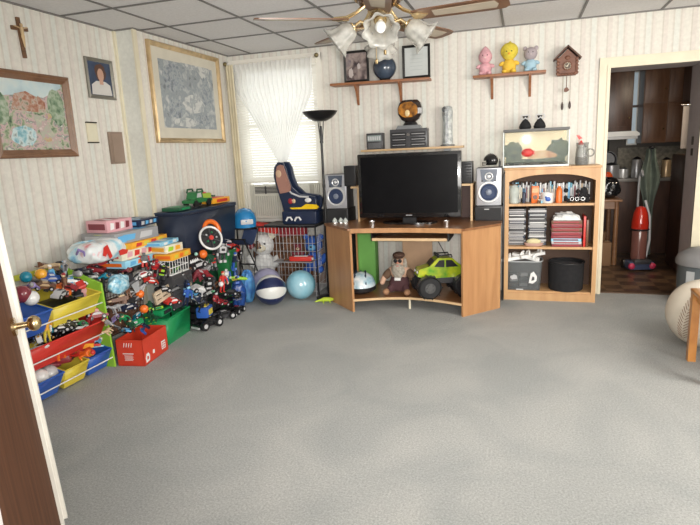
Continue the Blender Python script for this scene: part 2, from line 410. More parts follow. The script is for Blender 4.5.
# kitchen shell
KY = 7.9
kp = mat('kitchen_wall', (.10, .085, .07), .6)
def tilefloor():
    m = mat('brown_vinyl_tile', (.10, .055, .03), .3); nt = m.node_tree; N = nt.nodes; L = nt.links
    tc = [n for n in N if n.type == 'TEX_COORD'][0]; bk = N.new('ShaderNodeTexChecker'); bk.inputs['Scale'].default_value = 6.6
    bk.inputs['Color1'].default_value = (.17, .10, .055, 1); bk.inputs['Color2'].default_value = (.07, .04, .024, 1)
    L.new(tc.outputs['Object'], bk.inputs['Vector']); L.new(bk.outputs['Color'], N['Principled BSDF'].inputs['Base Color']); return m
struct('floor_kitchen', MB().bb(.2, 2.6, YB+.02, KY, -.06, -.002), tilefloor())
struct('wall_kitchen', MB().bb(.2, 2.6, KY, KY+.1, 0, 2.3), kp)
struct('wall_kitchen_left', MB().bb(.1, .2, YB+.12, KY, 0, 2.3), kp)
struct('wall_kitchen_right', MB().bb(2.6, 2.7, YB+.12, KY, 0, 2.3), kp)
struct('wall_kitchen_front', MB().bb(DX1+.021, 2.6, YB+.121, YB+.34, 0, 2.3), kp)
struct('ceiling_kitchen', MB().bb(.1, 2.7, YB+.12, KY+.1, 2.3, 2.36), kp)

# entry door standing open at the left edge
dr = thing('entry_door', 'open varnished brown door with brass knob and white edge strip', 'door', (-1.02, .745, .012), (math.radians(-2.6), 0, math.atan2(.60, -.58)-math.radians(1.6)))
MB().bb(.005, .834, 0, .042, .0, 2.03).build('door_slab', doorwood, dr)
b = MB(); b.bb(.834, .850, -.024, .030, .09, 2.03); b.bb(.826, .834, -.012, 0, .03, 2.03)
b.build('edge_strip', whitepaint, dr)
b = MB(); b.cyl((.775, 0, .85), (.775, -.010, .85), .030, seg=24); b.cyl((.775, -.01, .85), (.775, -.045, .85), .011, .010, seg=16)
b.sph((.775, -.062, .85), (.026, .022, .026))
b.build('knob', brass, dr)
MB().bb(.857, .8595, -.02, .01, .81, .89).build('latch_plate', mat('dark_bronze', (.06, .05, .04), .4, .7), dr)

# ================================================================== PICTURES AND WALL PIECES
def framed(name, label, cat, loc, rotz, w_, h_, fw, fd, fm, art, border=None, bw=0, shapes=None, tilt=0):
    """frame with mitred profile, border and picture; local -y is the front, origin at bottom centre"""
    t = thing(name, label, cat, loc, (0, tilt, rotz))
    b = MB()
    prof = [(0, 0), (0, fd*.8), (fw*.18, fd), (fw*.45, fd*.82), (fw*.55, fd*.9), (fw, fd*.45), (fw, 0)]
    cor = [(-w_/2, 0, 1, 1), (w_/2, 0, -1, 1), (w_/2, h_, -1, -1), (-w_/2, h_, 1, -1)]
    rings = [[b.bm.verts.new((cx_+sx*a, -d_, cz+sz*a)) for a, d_ in prof] for cx_, cz, sx, sz in cor]
    for i in range(4):
        A, B = rings[i], rings[(i+1) % 4]
        for k in range(len(prof)-1): b.bm.faces.new((A[k], A[k+1], B[k+1], B[k]))
    b.build('frame', fm, t, smooth=20)
    if border:
        MB().bb(-w_/2+fw*.8, w_/2-fw*.8, -fd*.28, -fd*.12, fw*.8, h_-fw*.8).build('mount_border', border, t)
    MB().bb(-w_/2+fw*.8+bw, w_/2-fw*.8-bw, -fd*.32, -fd*.10, fw*.8+bw, h_-fw*.8-bw).build('picture_sheet', art, t)
    if shapes:   # flat patches printed on the sheet
        b = MB(); mats = []
        for j, (mt, poly) in enumerate(shapes):
            if mt not in mats: mats.append(mt)
            b.prism([(x*w_, z*h_) for x, z in poly], -fd*.32-.0008-.0003*j, -fd*.32-.0004-.0003*j, mats.index(mt), 'y')
        b.build('picture_motif', mats, t, smooth=80)
    return t
def blob(cx_, cz, rx, rz, n=18, j=.12, sd=1):
    rnd = random.Random(sd)
    return [(cx_+rx*math.cos(2*PI*i/n)*(1+rnd.uniform(-j, j)), cz+rz*math.sin(2*PI*i/n)*(1+rnd.uniform(-j, j))) for i in range(n)]
g1 = picture_mat('painted_foliage', [(.05, .10, .06), (.22, .30, .18), (.42, .45, .33), (.60, .40, .42), (.20, .26, .22), (.62, .62, .55)], 26)
g2 = picture_mat('painted_sky', [(.38, .50, .55), (.52, .64, .66), (.66, .70, .66)], 7)
g3 = picture_mat('painted_roof', [(.28, .10, .06), (.40, .20, .13), (.50, .40, .34), (.18, .20, .12)], 34)
g4 = picture_mat('painted_pond', [(.10, .28, .34), (.28, .50, .56), (.60, .70, .70), (.20, .26, .24)], 26)
g5 = picture_mat('painted_trees', [(.06, .12, .07), (.18, .27, .17), (.34, .42, .30), (.45, .50, .42)], 30)
g6 = picture_mat('painted_path', [(.55, .50, .40), (.42, .45, .36), (.50, .36, .36), (.66, .62, .56)], 30)
g7 = picture_mat('painted_flowers', [(.55, .20, .25), (.50, .45, .20), (.50, .30, .38), (.2, .3, .15)], 40)
walnutframe = wood('brown_frame_wood', (.17, .085, .045), (.25, .135, .075), .28, 3, (3, 3, 3), coat=.4)
framed('landscape_painting', 'cottage and pond landscape in a wide brown frame on the left wall', 'picture', (XL+.001, 2.925, 1.418), PI/2, .645, .54, .052, .035, walnutframe, g1, shapes=[
    (g2, [(-.40, .70), (-.1, .74), (.15, .72), (.40, .86), (.40, .93), (-.40, .93)]), (g5, blob(.30, .62, .11, .22, sd=3)), (g5, blob(-.36, .56, .08, .18, sd=9)),
    (g3, [(-.26, .56), (-.20, .74), (-.06, .78), (.06, .72), (.08, .54)]), (g3, [(.02, .60), (.08, .74), (.16, .66), (.15, .54)]), (g6, [(-.02, .52), (.10, .50), (.32, .12), (.10, .12)]),
    (g4, blob(-.16, .26, .15, .12, sd=5)), (g7, blob(.13, .22, .06, .03, sd=8)), (g7, blob(.18, .50, .04, .04, sd=2))])
gilt = mat('gilt_frame', (.52, .38, .21), .28, .6, var=.22, vs=14)
e1 = picture_mat('grey_etching', [(.14, .16, .18), (.30, .33, .34), (.26, .29, .31), (.42, .44, .44), (.55, .55, .53)], 13, .3)
e2 = picture_mat('pale_etching', [(.42, .44, .45), (.30, .33, .34), (.60, .60, .57), (.50, .51, .50)], 20, .3)
e3 = picture_mat('dark_etching', [(.13, .15, .18), (.24, .27, .30), (.36, .39, .40), (.20, .22, .24)], 26, .3)
framed('village_print', 'large grey village print with cream border in a gold frame', 'picture', (XL2+.001, 4.49, 1.505), PI/2, 1.09, .81, .040, .032, gilt, e1, mat('cream_mount_board', (.62, .58, .48), .6), .095, shapes=[
    (e2, [(-.02, .80), (.14, .80), (.33, .60), (.33, .85), (-.10, .85)]), (e3, blob(-.20, .68, .14, .15, sd=4)), (e3, blob(.26, .55, .07, .20, sd=7)), (e2, blob(.05, .42, .16, .10, sd=6)),
    (e3, blob(-.20, .36, .12, .10, sd=12)), (e2, blob(-.1, .22, .17, .05, sd=14)), (e3, blob(.18, .26, .12, .05, sd=15))])
pew = mat('pewter_frame', (.24, .23, .20), .3, .6)
framed('child_portrait', 'small framed portrait of a dark haired child in white on the left wall', 'picture', (XL+.001, 3.59, 1.84), PI/2, .285, .292, .026, .018, pew, mat('portrait_backdrop', (.03, .05, .10), .35, var=.4), shapes=[
    (mat('portrait_white_cloth', (.62, .60, .57), .5), [(-.36, .10), (-.34, .34), (-.16, .44), (.16, .44), (.34, .36), (.38, .10)]),
    (mat('portrait_hair', (.10, .045, .03), .5), blob(.02, .66, .20, .22, sd=2, j=.10)), (mat('portrait_skin', (.55, .33, .24), .5), blob(.02, .60, .115, .16, sd=3, j=.02)), (mat('portrait_skin', (.55, .33, .24), .5), [(-.05, .36), (-.05, .5), (.09, .5), (.09, .36)])], tilt=0)
b = MB(); b.bb(-.052, .052, -.012, 0, .008, .145, 0, .004); b.bb(-.04, .04, -.014, -.012, .02, .133, 1)
pq = thing('cream_plaque', 'small cream wall plaque with dark ends right of the cottage picture', 'plaque', (XL+.001, 3.43, 1.512), PI/2)
b.build('plaque_body', [creampaint, mat('ivory_print', (.72, .68, .52), .5)], pq)
for z in (0, .145): MB().bb(-.052, .052, -.015, 0, z, z+.009).build('end_bar', mat('dark_bronze', (.06, .05, .04)), pq)
pq = thing('brown_plaque', 'plain brown wooden plaque on the wall below the child portrait', 'plaque', (XL+.001, 3.665, 1.352), PI/2)
pw = mat('taupe_board', (.26, .19, .145), .5, var=.15)
MB().bb(-.075, .075, -.02, 0, 0, .245, 0, .004).build('plaque_board', pw, pq)
MB().bb(-.05, .066, -.024, -.02, .015, .23).build('raised_panel', mat('taupe_panel', (.30, .22, .17), .5), pq)
# crucifix
cr = thing('crucifix', 'brown wooden crucifix with pale bronze figure high on the wall', 'crucifix', (XL+.001, 2.93, 2.045), (0, math.radians(-3), PI/2))
b = MB(); b.bb(-.013, .013, -.014, 0, 0, .245, 0, .003); b.bb(-.062, .062, -.014, 0, .165, .19, 0, .003); b.build('cross', wood('crucifix_wood', (.12, .06, .03), (.2, .1, .05)), cr)
b = MB(); b.sph((0, -.026, .196), (.010, .010, .012)); b.cyl((0, -.024, .184), (0, -.024, .135), .013, .009, seg=10)
for s_ in (-1, 1): b.cyl((s_*.008, -.024, .178), (s_*.050, -.02, .188), .005, .004, seg=8)
b.cyl((-.004, -.024, .135), (.003, -.022, .065), .009, .004, seg=8); b.cyl((.004, -.024, .135), (.003, -.022, .065), .009, .004, seg=8)
b.build('figure', mat('pale_bronze', (.62, .45, .26), .35, .5), cr)

# ================================================================== BOOKSHELF
bs = thing('bookshelf', 'light oak open bookshelf with arched top rail beside the kitchen doorway', 'bookshelf', (.232, 5.095, 0))
hw = .377; y0, y1 = -.155, .155
for s_ in (-1, 1): MB().bb(s_*hw-(.022 if s_ > 0 else 0), s_*hw+(0 if s_ > 0 else .022), y0+.012, y1, 0, 1.145).build('side_panel', oak, bs)
for s_ in (-1, 1): MB().bb(s_*hw-(.034 if s_ > 0 else 0), s_*hw+(0 if s_ > 0 else .034), y0, y0+.012, 0, 1.145).build('face_stile', oak, bs)
MB().bb(-hw-.008, hw+.008, y0-.008, y1, 1.145, 1.165, 0, .004).build('top_board', oak, bs)
arch = [(-hw+.034, 1.145)] + [(hw-.034, 1.145), (hw-.034, 1.045)] + [(x, 1.045+.058*(1-(abs(x)/(hw-.034))**2.6)) for x in [hw-.034-(2*hw-.068)*k/20 for k in range(1, 20)]] + [(-hw+.034, 1.045)]
MB().prism(arch, y0, y0+.014, 0, 'y').build('arched_rail', oak, bs)
for z in (.845, .470, .075): MB().bb(-hw+.022, hw-.022, y0+.013, y1-.006, z-.01, z+.01).build('shelf_board', oak, bs)
MB().bb(-hw+.034, hw-.034, y0+.001, y0+.012, 0, .065).build('plinth', oak, bs)
MB().bb(-hw+.022, hw-.022, y1-.006, y1, .02, 1.145).build('back_panel', mat('dark_hardboard', (.10, .055, .035), .7), bs)
SHX, SHY = .222, 5.095

# on top: fish tank
ft = thing('fish_tank', 'glass fish tank with red fish and glowing backdrop on the bookshelf', 'fish tank', (.100, 5.10, 1.166))
tw, td, th = .262, .115, .315
b = MB(); gl = glassy('tank_glass', (.06, .07, .07), .95, tint=(.98, 1, .99))
b.bb(-tw, tw, -td, -td+.005, .02, th-.02); b.bb(-tw, -tw+.005, -td, td, .02, th-.02); b.bb(tw-.005, tw, -td, td, .02, th-.02)
b.build('glass_walls', gl, ft)
b = MB(); b.bb(-tw-.004, tw+.004, -td-.004, td+.004, 0, .016); 
for s_ in (-1, 1): b.bb(s_*tw-.004, s_*tw+.004, -td-.004, -td+.004, .016, th-.018)
b.build('base_rim', mat('dull_aluminium', (.35, .37, .36), .4, .5), ft)
MB().bb(-tw-.004, tw+.004, -td-.004, td+.004, th-.018, th+.004, 0, .003).build('lid', mat('dark_grey_lid', (.12, .12, .12), .5), ft)
MB().bb(-tw+.006, tw-.006, td-.012, td-.006, .02, th-.02).build('backdrop', mat('backdrop_cream', (.82, .66, .46), .6, var=.1, vs=5, emis=.38), ft)  # emission puts the tank's bright glow into the backdrop itself
b = MB(); wg = picture_mat('water_greenery', [(.008, .016, .005), (.04, .055, .015), (.16, .15, .06)], 30)
og = picture_mat('backdrop_warm_glow', [(.40, .12, .05), (.60, .30, .13), (.72, .50, .30)], 12)  # warm glow in the tank painted as orange colour
b.prism(blob(-.185, .125, .085, .095, 20, .25, 3), td-.0135, td-.0122, 0, 'y'); b.prism(blob(.185, .135, .085, .100, 20, .25, 5), td-.0135, td-.0122, 0, 'y'); b.prism(blob(.06, .085, .12, .045, 18, .1, 6), td-.0145, td-.0136, 1, 'y')
b.prism([(-tw+.01, .02), (-tw+.01, .07), (0, .06), (tw-.01, .075), (tw-.01, .02)], td-.0155, td-.0146, 0, 'y')
b.build('backdrop_scenery', [wg, og], ft)
MB().grid(lambda u, v: (-tw+.008+u*(2*tw-.016), -td+.008+v*(2*td-.03), .03+.006*math.sin(u*23)*math.cos(v*9)), 40, 10).build('gravel', mat('grey_gravel', (.22, .24, .25), .9, var=.5, vs=160, bump=1), ft)
fs = thing('red_fish', 'bright red long finned fish inside the tank', 'fish', (.035, 5.075, 1.285))
b = MB(); b.sph((0, 0, 0), (.050, .014, .036)); b.prism([(.026, 0), (.062, .024), (.056, 0), (.064, -.026)], -.002, .002, 0, 'y'); b.prism([(-.01, .018), (.022, .042), (.026, .012)], -.002, .002, 0, 'y'); b.prism([(-.005, -.016), (.02, -.036), (.022, -.01)], -.002, .002, 0, 'y')
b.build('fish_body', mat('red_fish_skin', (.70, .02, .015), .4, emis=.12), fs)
MB().sph((-.024, -.010, .006), .004).build('eye', pl('black'), fs)
# black pouches on the tank
for i, x in enumerate((.012, .130)):
    p = thing('gift_pouch', ('black cloth pouch with pale bow standing on the fish tank, nearer the speaker', 'black cloth pouch with pale bow on the fish tank, nearer the doorway')[i], 'pouch', (x, 5.10, 1.486), (0, 0, .3*i), 'black pouches on the fish tank')
    MB().lathe([(0, 0), (.044, .002), (.052, .014), (.042, .045), (.020, .075), (.014, .090), (.022, .108)], m=0, ruffle=.12).build('pouch_body', cl('black'), p)
    b = MB(); b.torus((-.020, -.012, .100), .018, .0045, 0, 'y'); b.torus((.020, -.012, .100), .018, .0045, 0, 'y'); b.sph((0, -.014, .094), .008); b.build('bow', mat('pale_ribbon', (.62, .62, .63), .3), p)
# glass jug with figures
j = thing('glass_jug', 'clear glass jug holding small red and white figures on the bookshelf', 'jug', (.475, 5.08, 1.166))
b = MB(); b.lathe([(.004, .0), (.050, .0), (.056, .03), (.052, .10), (.046, .15), (.050, .185)], m=0); b.torus((.062, 0, .10), .030, .006, 0, 'y'); b.build('jug_glass', glassy('smoky_glass', (.45, .46, .44), .72), j)
MB().lathe([(0, .004), (.040, .004), (.046, .06), (.0, .062)]).build('filling', mat('grey_pebbles', (.26, .26, .26), .8, var=.5, vs=90, bump=1), j)
def mini_figure(name, label, cat, loc, h, cbody, chead, chat=None, group=None):
    t = thing(name, label, cat, loc, 0, group)
    MB().lathe([(0, 0), (h*.20, 0), (h*.24, h*.12), (h*.17, h*.42), (h*.10, h*.58), (0, h*.60)]).build('body', chead if cbody is None else cbody, t)
    MB().sph((0, 0, h*.72), h*.17).build('head', chead, t)
    if chat: MB().lathe([(h*.18, h*.78), (h*.15, h*.86), (h*.03, h*1.05), (0, h*1.06)]).build('hat', chat, t)
    return t
mini_figure('mini_figure', 'tiny snowman figure with red hat standing in the glass jug', 'figurine', (.462, 5.07, 1.232), .13, pl('white'), pl('white'), pl('red'))
mini_figure('mini_figure', 'tiny white figure leaning in the jug beside the snowman', 'figurine', (.492, 5.10, 1.232), .10, pl('lgrey'), pl('white'), pl('dgrey'))
b = MB(); b.cyl((0, 0, 0), (0, 0, .09), .0022, seg=6); b.prism([(0, .05), (.028, .062), (.002, .085), (-.022, .09)], -.0012, .0012, 0, 'y')
tag(b.build('red_pennant', pl('red'), loc=(.446, 5.09, 1.325)), 'small red pennant poking up from the jug beside the fish tank', 'pennant')

# shelf 1: row of upright cases, jar, bottles
zt = .8555
rnd = random.Random(4); x = -.118; ucols = ['lgrey', 'white', 'dgrey', 'grey', 'sky', 'teal', 'lgrey', 'black', 'white', 'grey']
k = 0
while x < .545:
    ww = rnd.uniform(.011, .017); h_ = rnd.uniform(.145, .178)
    c_ = ucols[k % 10] if x < .42 else ['lgrey', 'tan', 'grey', 'white', 'dgrey'][k % 5]
    o = thing('disc_case', 'upright disc case packed in the row along the top open shelf', 'disc case', (x+ww/2, 5.17, zt), 0, 'upright cases on the top open shelf')
    MB().bb(-ww/2+.0006, ww/2-.0006, -.065, .065, 0, h_, 0, .001).build('case', pl(c_), o)
    MB().bb(-ww/2+.002, ww/2-.002, -.0662, -.0651, h_*.2, h_*.75).build('spine_label', pl(rnd.choice(['white', 'lgrey', 'cream', 'lblue', 'maroon'])), o)
    x += ww+.0012; k += 1
jr = thing('glass_lantern', 'round clear glass lantern jar at the left end of the top open shelf', 'lantern', (-.070, 5.02, zt))
MB().lathe([(.004, 0), (.040, 0), (.046, .02), (.036, .05), (.046, .085), (.044, .12), (.030, .145), (.036, .16)]).build('jar_glass', glassy('jar_glass', (.72, .78, .74), .45), jr)
MB().lathe([(0, .005), (.022, .005), (.022, .05), (0, .05)]).build('candle', cl('white'), jr)
MB().torus((0, 0, .16), .036, .005).build('rim', chrome, jr)
def bottle(label, loc, h, r, body, cap, cat='bottle', group=None):
    t = thing('bottle', label, cat, loc, 0, group)
    MB().lathe([(0, 0), (r, 0), (r, h*.62), (r*.75, h*.74), (r*.4, h*.80), (r*.4, h*.86)]).build('bottle_body', body, t)
    MB().cyl((0, 0, h*.86), (0, 0, h), r*.45, seg=14).build('cap', cap, t)
bottle('slim dark blue bottle between the lantern and the orange box', (.012, 5.03, zt), .125, .014, pl('navy'), pl('black'))
o = thing('carton', 'orange carton with brown mark standing on the top open shelf', 'carton', (.105, 5.03, zt)); MB().bb(-.030, .030, -.02, .02, 0, .145, 0, .002).build('carton_body', pl('orange'), o)
b = MB(); b.prism(blob(0, .05, .02, .02, 14, .1), -.0215, -.0203, 0, 'y'); b.bb(-.024, .024, -.0215, -.0203, .09, .125, 1); b.build('printed_mark', [pl('brown'), mat('pale_orange', (.85, .42, .2), .4)], o)
o = thing('mug', 'white mug with blue splash pattern on the top open shelf', 'mug', (.205, 5.02, zt))
MB().lathe([(0, 0), (.044, 0), (.050, .01), (.052, .088), (.048, .088), (.046, .012), (0, .010)]).build('cup', pl('white'), o)
MB().torus((-.060, 0, .046), .022, .006, 0, 'y').build('handle', pl('white'), o)
b = MB(); b.sph((.004, -.048, .035), (.024, .007, .020), seg=10); b.sph((-.012, -.046, .05), (.010, .007, .012), seg=10); b.build('blue_splash', pl('blue'), o)
for i, (x, h_) in enumerate(((.130, .045), (.158, .038))):
    o = mini_figure('mini_figure', ('tiny brown figure in front of the orange carton', 'tiny pale blue figure beside the white mug')[i], 'figurine', (x, 4.985, zt), h_, pl(('brown', 'sky')[i]), pl(('tan', 'white')[i]))
bottle('tall orange bottle with white cap right of the white mug', (.298, 5.02, zt), .165, .026, pl('orange'), pl('white'))
o = thing('trinket_cluster', 'black lacy ornament with silver scrolls at the right end of the top open shelf', 'ornament', (.440, 5.02, zt))
b = MB(); rnd = random.Random(12)
for i in range(26): b.sph((rnd.uniform(-.09, .10), rnd.uniform(-.02, .02), rnd.uniform(.012, .03)+max(0, .10-abs(.055-(i/26-.5)*.2)*2)*rnd.random()), rnd.uniform(.011, .02), 0, seg=8)
b.sph((.055, 0, .085), (.032, .016, .045), 0); islands(b.build('ornament_body', [cl('black')], o))
b = MB()
for x in (-.04, .0, .045): b.torus((x, -.030, .032), .014, .003, 0, 'y', 16, 6)
b.build('silver_scrolls', chrome, o)

# shelf 2: stacks of cases and books
zt = .4805
def stack(xc, yc, z0, n, w_, d_, hs, cols, name, label, cat, group, seed, skip=0):
    rnd = random.Random(seed); z = z0
    for i in range(n):
        h_ = hs*rnd.uniform(.85, 1.15); c_ = cols[i % len(cols)]
        o = thing(name, label, cat, (xc+rnd.uniform(-.003, .003), yc+rnd.uniform(-.004, .004), z), rnd.uniform(-.025, .025), group)
        MB().bb(-w_/2, w_/2, -d_/2, d_/2, 0, h_-.0008, 0, .0015).build('case' if 'case' in name else 'cover', pl(c_), o)
        MB().bb(-w_/2*.86, w_/2*.80, -d_/2-.0010, -d_/2-.0001, h_*.25, h_*.72).build('spine_label', pl(rnd.choice(['white', 'lgrey', 'grey', 'dgrey', 'lgrey', 'grey'] if 'case' in name else ['dred', 'brown', 'tan', 'maroon'])), o)
        z += h_
    return z
stack(-.045, 5.135, zt, 20, .150, .19, .0165, ['black', 'dgrey', 'grey', 'black', 'navy', 'dgrey', 'lgrey', 'dgrey'], 'disc_case', 'flat disc case in the leftmost stack on the middle shelf', 'disc case', 'left stack of disc cases', 3)
stack(.128, 5.135, zt, 20, .150, .19, .0165, ['navy', 'dgrey', 'lgrey', 'black', 'grey', 'dgrey', 'black', 'dgrey'], 'disc_case', 'flat disc case in the centre stack on the middle shelf', 'disc case', 'centre stack of disc cases', 5)
zz = stack(.365, 5.06, zt, 4, .240, .19, .026, ['maroon', 'lgrey', 'sky', 'dred'], 'book', 'flat book among the lower four of the right stack', 'book', 'lower books of the right stack', 8)
zz = stack(.365, 5.06, zz, 4, .245, .19, .034, ['maroon', 'brown', 'dred', 'brown'], 'book', 'thick brown or red book among the upper four of the right stack', 'book', 'upper books of the right stack', 9)
o = thing('folded_cloth', 'crumpled white cloth lying on top of the red book stack', 'cloth', (.365, 5.03, zz))
def crump(u, v):
    return (-.11+.22*u, -.075+.15*v, .02+.045*math.sin(PI*min(1, max(0, u)))*math.sin(PI*v)**.6+.010*math.sin(u*17+v*5)*math.sin(v*13) - (.018 if u in (0, 1) or v in (0, 1) else 0))
MB().grid(crump, 30, 22).build('cloth_fold', cl('white'), o, smooth=80)
MB().box((-.02, -.05, .055), (.16, .03, .008), 0, (0, .1, .2)).build('grey_strap', pl('grey'), o)
for i, x in enumerate((.508, .530)):
    o = thing('book', ('upright red book wedged beside the right stack', 'upright brown book against the right side panel of the bookshelf')[i], 'book', (x, 5.06, zt)); MB().bb(-.009, .009, -.09, .09, 0, .26-.03*i, 0, .002).build('cover', pl(('red', 'brown')[i]), o)
o = thing('straw_bowl', 'shallow pinkish bowl with a pale yellow sponge on the middle shelf', 'bowl', (.085, 4.965-.0, zt))
o.location = (.100, 4.986, zt)
for ch in (0,): pass
MB().lathe([(0, 0), (.030, 0), (.038, .006), (.042, .03), (.039, .03), (.034, .010), (0, .008)], rot=(0, 0, 0)).build('bowl_shell', glassy('pink_glass', (.70, .45, .38), .3), o).scale = (1.9, .72, 1)
MB().sph((0, 0, .040), (.062, .026, .028)).build('sponge', mat('pale_yellow_sponge', (.78, .70, .42), .9, bump=1, bs=120), o)

# bottom shelf: clear tub and black bin
zt = .0855
o = thing('clear_tub', 'clear plastic storage tub with a white patch on the bottom shelf', 'storage tub', (.020, 5.075, zt))
b = MB(); tubm = glassy('tub_plastic', (.30, .32, .33), .62, .25)
def tubwall(u, v):
    a = 2*PI*u; k = 5
    sx = math.copysign(abs(math.cos(a))**(2/k), math.cos(a)); sy = math.copysign(abs(math.sin(a))**(2/k), math.sin(a))
    s_ = 1+.10*v; return (sx*.145*s_, sy*.110*s_, .004+.255*v)
b.grid(tubwall, 64, 6); b.bb(-.14, .14, -.105, .105, 0, .004); b.build('tub_walls', tubm, o, smooth=60)
b = MB(); b.tube([tubwall(i/48, 1) for i in range(48)], .006, closed=True); b.build('rim', mat('grey_rim', (.40, .42, .43), .4), o)
b = MB()
b.prism([(.045, .07), (.06, .155), (.085, .175), (.115, .13), (.11, .09), (.08, .065)], -.1262, -.1238, 0, 'y'); b.prism([(.068, .09), (.075, .13), (.092, .125), (.092, .098)], -.1275, -.1262, 1, 'y')
b.prism(blob(-.08, .12, .03, .022, 12, .2), -.1240, -.1215, 2, 'y'); b.bb(-.06, .0, -.118, -.115, .004, .012, 0)
islands(b.build('printed_patch', [pl('white'), pl('dgrey'), pl('lgrey')], o))
rnd = random.Random(31)
for i in range(9):
    q = tag(MB().box((0, 0, 0), (.07, .05, .03), 0, None, .008).build('toy_block', pl(['dgrey', 'grey', 'black', 'lgrey'][i % 4]), loc=(.020+(-.085, 0, .085)[i % 3], 5.075+rnd.uniform(-.03, .03), zt+.03+.045*(i//3)), rot=(0, 0, rnd.uniform(-.4, .4))), 'dark block seen through the wall of the clear tub', 'toy block', 'dark blocks in the clear tub')
for i, (x, y, rz, t1) in enumerate(((-.065, 5.03, .25, -.12), (.035, 5.04, -.35, .16), (.09, 5.06, .5, -.1))):
    o = thing('white_sandal', ['white strappy shoe lying leftmost on the clear tub', 'white strappy shoe in the middle atop the clear tub', 'white strappy shoe rightmost atop the clear tub'][i], 'shoe', (x, y-.03, zt+.275+.014*i), (0, t1, rz), 'white shoes piled on the clear tub'); o.scale = (1.35, 1.35, 1.35)
    MB().prism([(-.085, -.018), (-.05, -.027), (.02, -.020), (.08, -.026), (.092, 0), (.08, .026), (.02, .022), (-.05, .027), (-.085, .018)], -.004, .016, 0, 'z').build('sole', pl('white'), o)
    b = MB()
    for u in (-.03, .055):
        b.tube([(u, -.024, .006), (u+.005, -.014, .030), (u+.01, 0, .037), (u+.005, .014, .030), (u, .024, .006)], .007)
    b.build('strap', pl('white'), o)
o = thing('black_bin', 'round black fabric bin on the bottom shelf', 'bin', (.378, 5.070, zt))
MB().lathe([(0, 0), (.135, 0), (.143, .01), (.148, .24), (.152, .25), (.144, .252), (.138, .02), (0, .015)], seg=40).build('bin_body', cl('black'), o)
MB().torus((0, 0, .247), .148, .006).build('rim', pl('black'), o)
MB().lathe([(0, .225), (.07, .232), (.139, .220)]).build('liner', cl('dgrey'), o)

# ================================================================== TV DESK
dk = thing('tv_desk', 'honey wood corner desk with angled side panels and curved front shelf', 'desk', (-.92, 4.70, 0))
def L(x, y): return (x+.92, y-4.70)
def slabpoly(x0, y0, x1, y1, t):
    d = Vector((x1-x0, y1-y0)).normalized(); nrm = Vector((-d.y, d.x))*t
    return [L(x0, y0), L(x1, y1), L(x1+nrm.x, y1+nrm.y), L(x0+nrm.x, y0+nrm.y)]
MB().prism(slabpoly(-1.717, 4.696, -1.386, 4.355, .02), 0, .708).build('side_panel', oak2, dk)
MB().prism(slabpoly(-.446, 4.355, -.166, 4.661, .02), 0, .708).build('side_panel', oak2, dk)
def curve(d, n=14): return [L(-1.376+.92*k/n, 4.352+d*math.sin(PI*k/n)) for k in range(n+1)]
top = curve(.045)+[L(-.428, 4.350), L(-.163, 4.655), L(-.163, 5.10), L(-1.50, 5.10), L(-1.50, 4.93), L(-1.735, 4.70), L(-1.400, 4.340)]
MB().prism(top, .709, .729).build('desk_top', oaktop, dk)
MB().prism([(a, b_) for a, b_ in curve(.045)]+[(a, b_+.012) for a, b_ in curve(.045)[::-1]], .690, .7285).build('front_edge', oak2, dk).location = (0, -.003, 0)
bot = curve(.13)+[L(-.43, 4.40), L(-.19, 4.67), L(-.19, 5.06), L(-1.50, 5.06), L(-1.68, 4.70), L(-1.39, 4.395)]
MB().prism(bot, .095, .114).build('bottom_shelf', oaktop, dk)
MB().prism([(a, b_) for a, b_ in curve(.13)]+[(a, b_+.008) for a, b_ in curve(.13)[::-1]], .0945, .1145).build('shelf_edge', pine, dk).location = (0, -.004, 0)
MB().cyl((0, -.17, 0), (0, -.17, .0945), .011, seg=12).build('foot', pl('cream'), dk)
for s_ in (-1, 1): MB().bb(s_*.56-.01, s_*.56+.01, .32, .34, 0, .0945).build('foot', oak2, dk)
# inner back legs
for x in (-1.49, -.20): MB().bb(L(x, 0)[0]-.01, L(x, 0)[0]+.01, .20, .355, .1145, .7085).build('rear_panel', oak2, dk)
# keyboard tray
MB().bb(-.300, .335, -.235, .10, .612, .630, 0, .003).build('keyboard_tray', oaktop, dk)
for s_ in (-.315, .342): MB().bb(s_-.006, s_+.006, -.20, .14, .600, .709).build('tray_rail', pl('black'), dk)
MB().bb(-.300, .335, -.242, -.2355, .609, .632).build('tray_edge', pine, dk)
# monitor riser on the desk
rs = thing('monitor_riser', 'dark wood monitor riser with pale edges behind the television', 'riser', (-.92, 4.95, .7295))
for s_ in (-1, 1): MB().bb(s_*.505-.0085, s_*.505+.0085, -.155, .14, 0, .303).build('upright', oak2, rs)
for s_ in (-1, 1): MB().bb(s_*.505-.009, s_*.505+.009, -.160, -.1555, 0, .32).build('pale_edge', pine, rs)
MB().bb(-.575, .515, -.155, .145, .304, .320).build('riser_top', pine, rs)
MB().bb(-.49, .49, .125, .14, 0, .302).build('back_board', mat('dark_cherry', (.085, .035, .025), .5), rs)
for i, s_ in enumerate((-.60, .45)):
    o = thing('surround_speaker', ('tall black surround speaker half hidden left of the television', 'tall black surround speaker half hidden right of the television')[i], 'speaker', (-.92+s_, 4.93, 1.0505))
    MB().bb(-.055, .055, -.07, .07, 0, .185, 0, .004).build('cabinet', pl('black'), o)
    b = MB()
    for k in range(7): b.bb(-.048, .048, -.074, -.0705, .012+k*.024, .026+k*.024)
    b.build('grille', mat('black_mesh', (.02, .02, .022), .7), o)
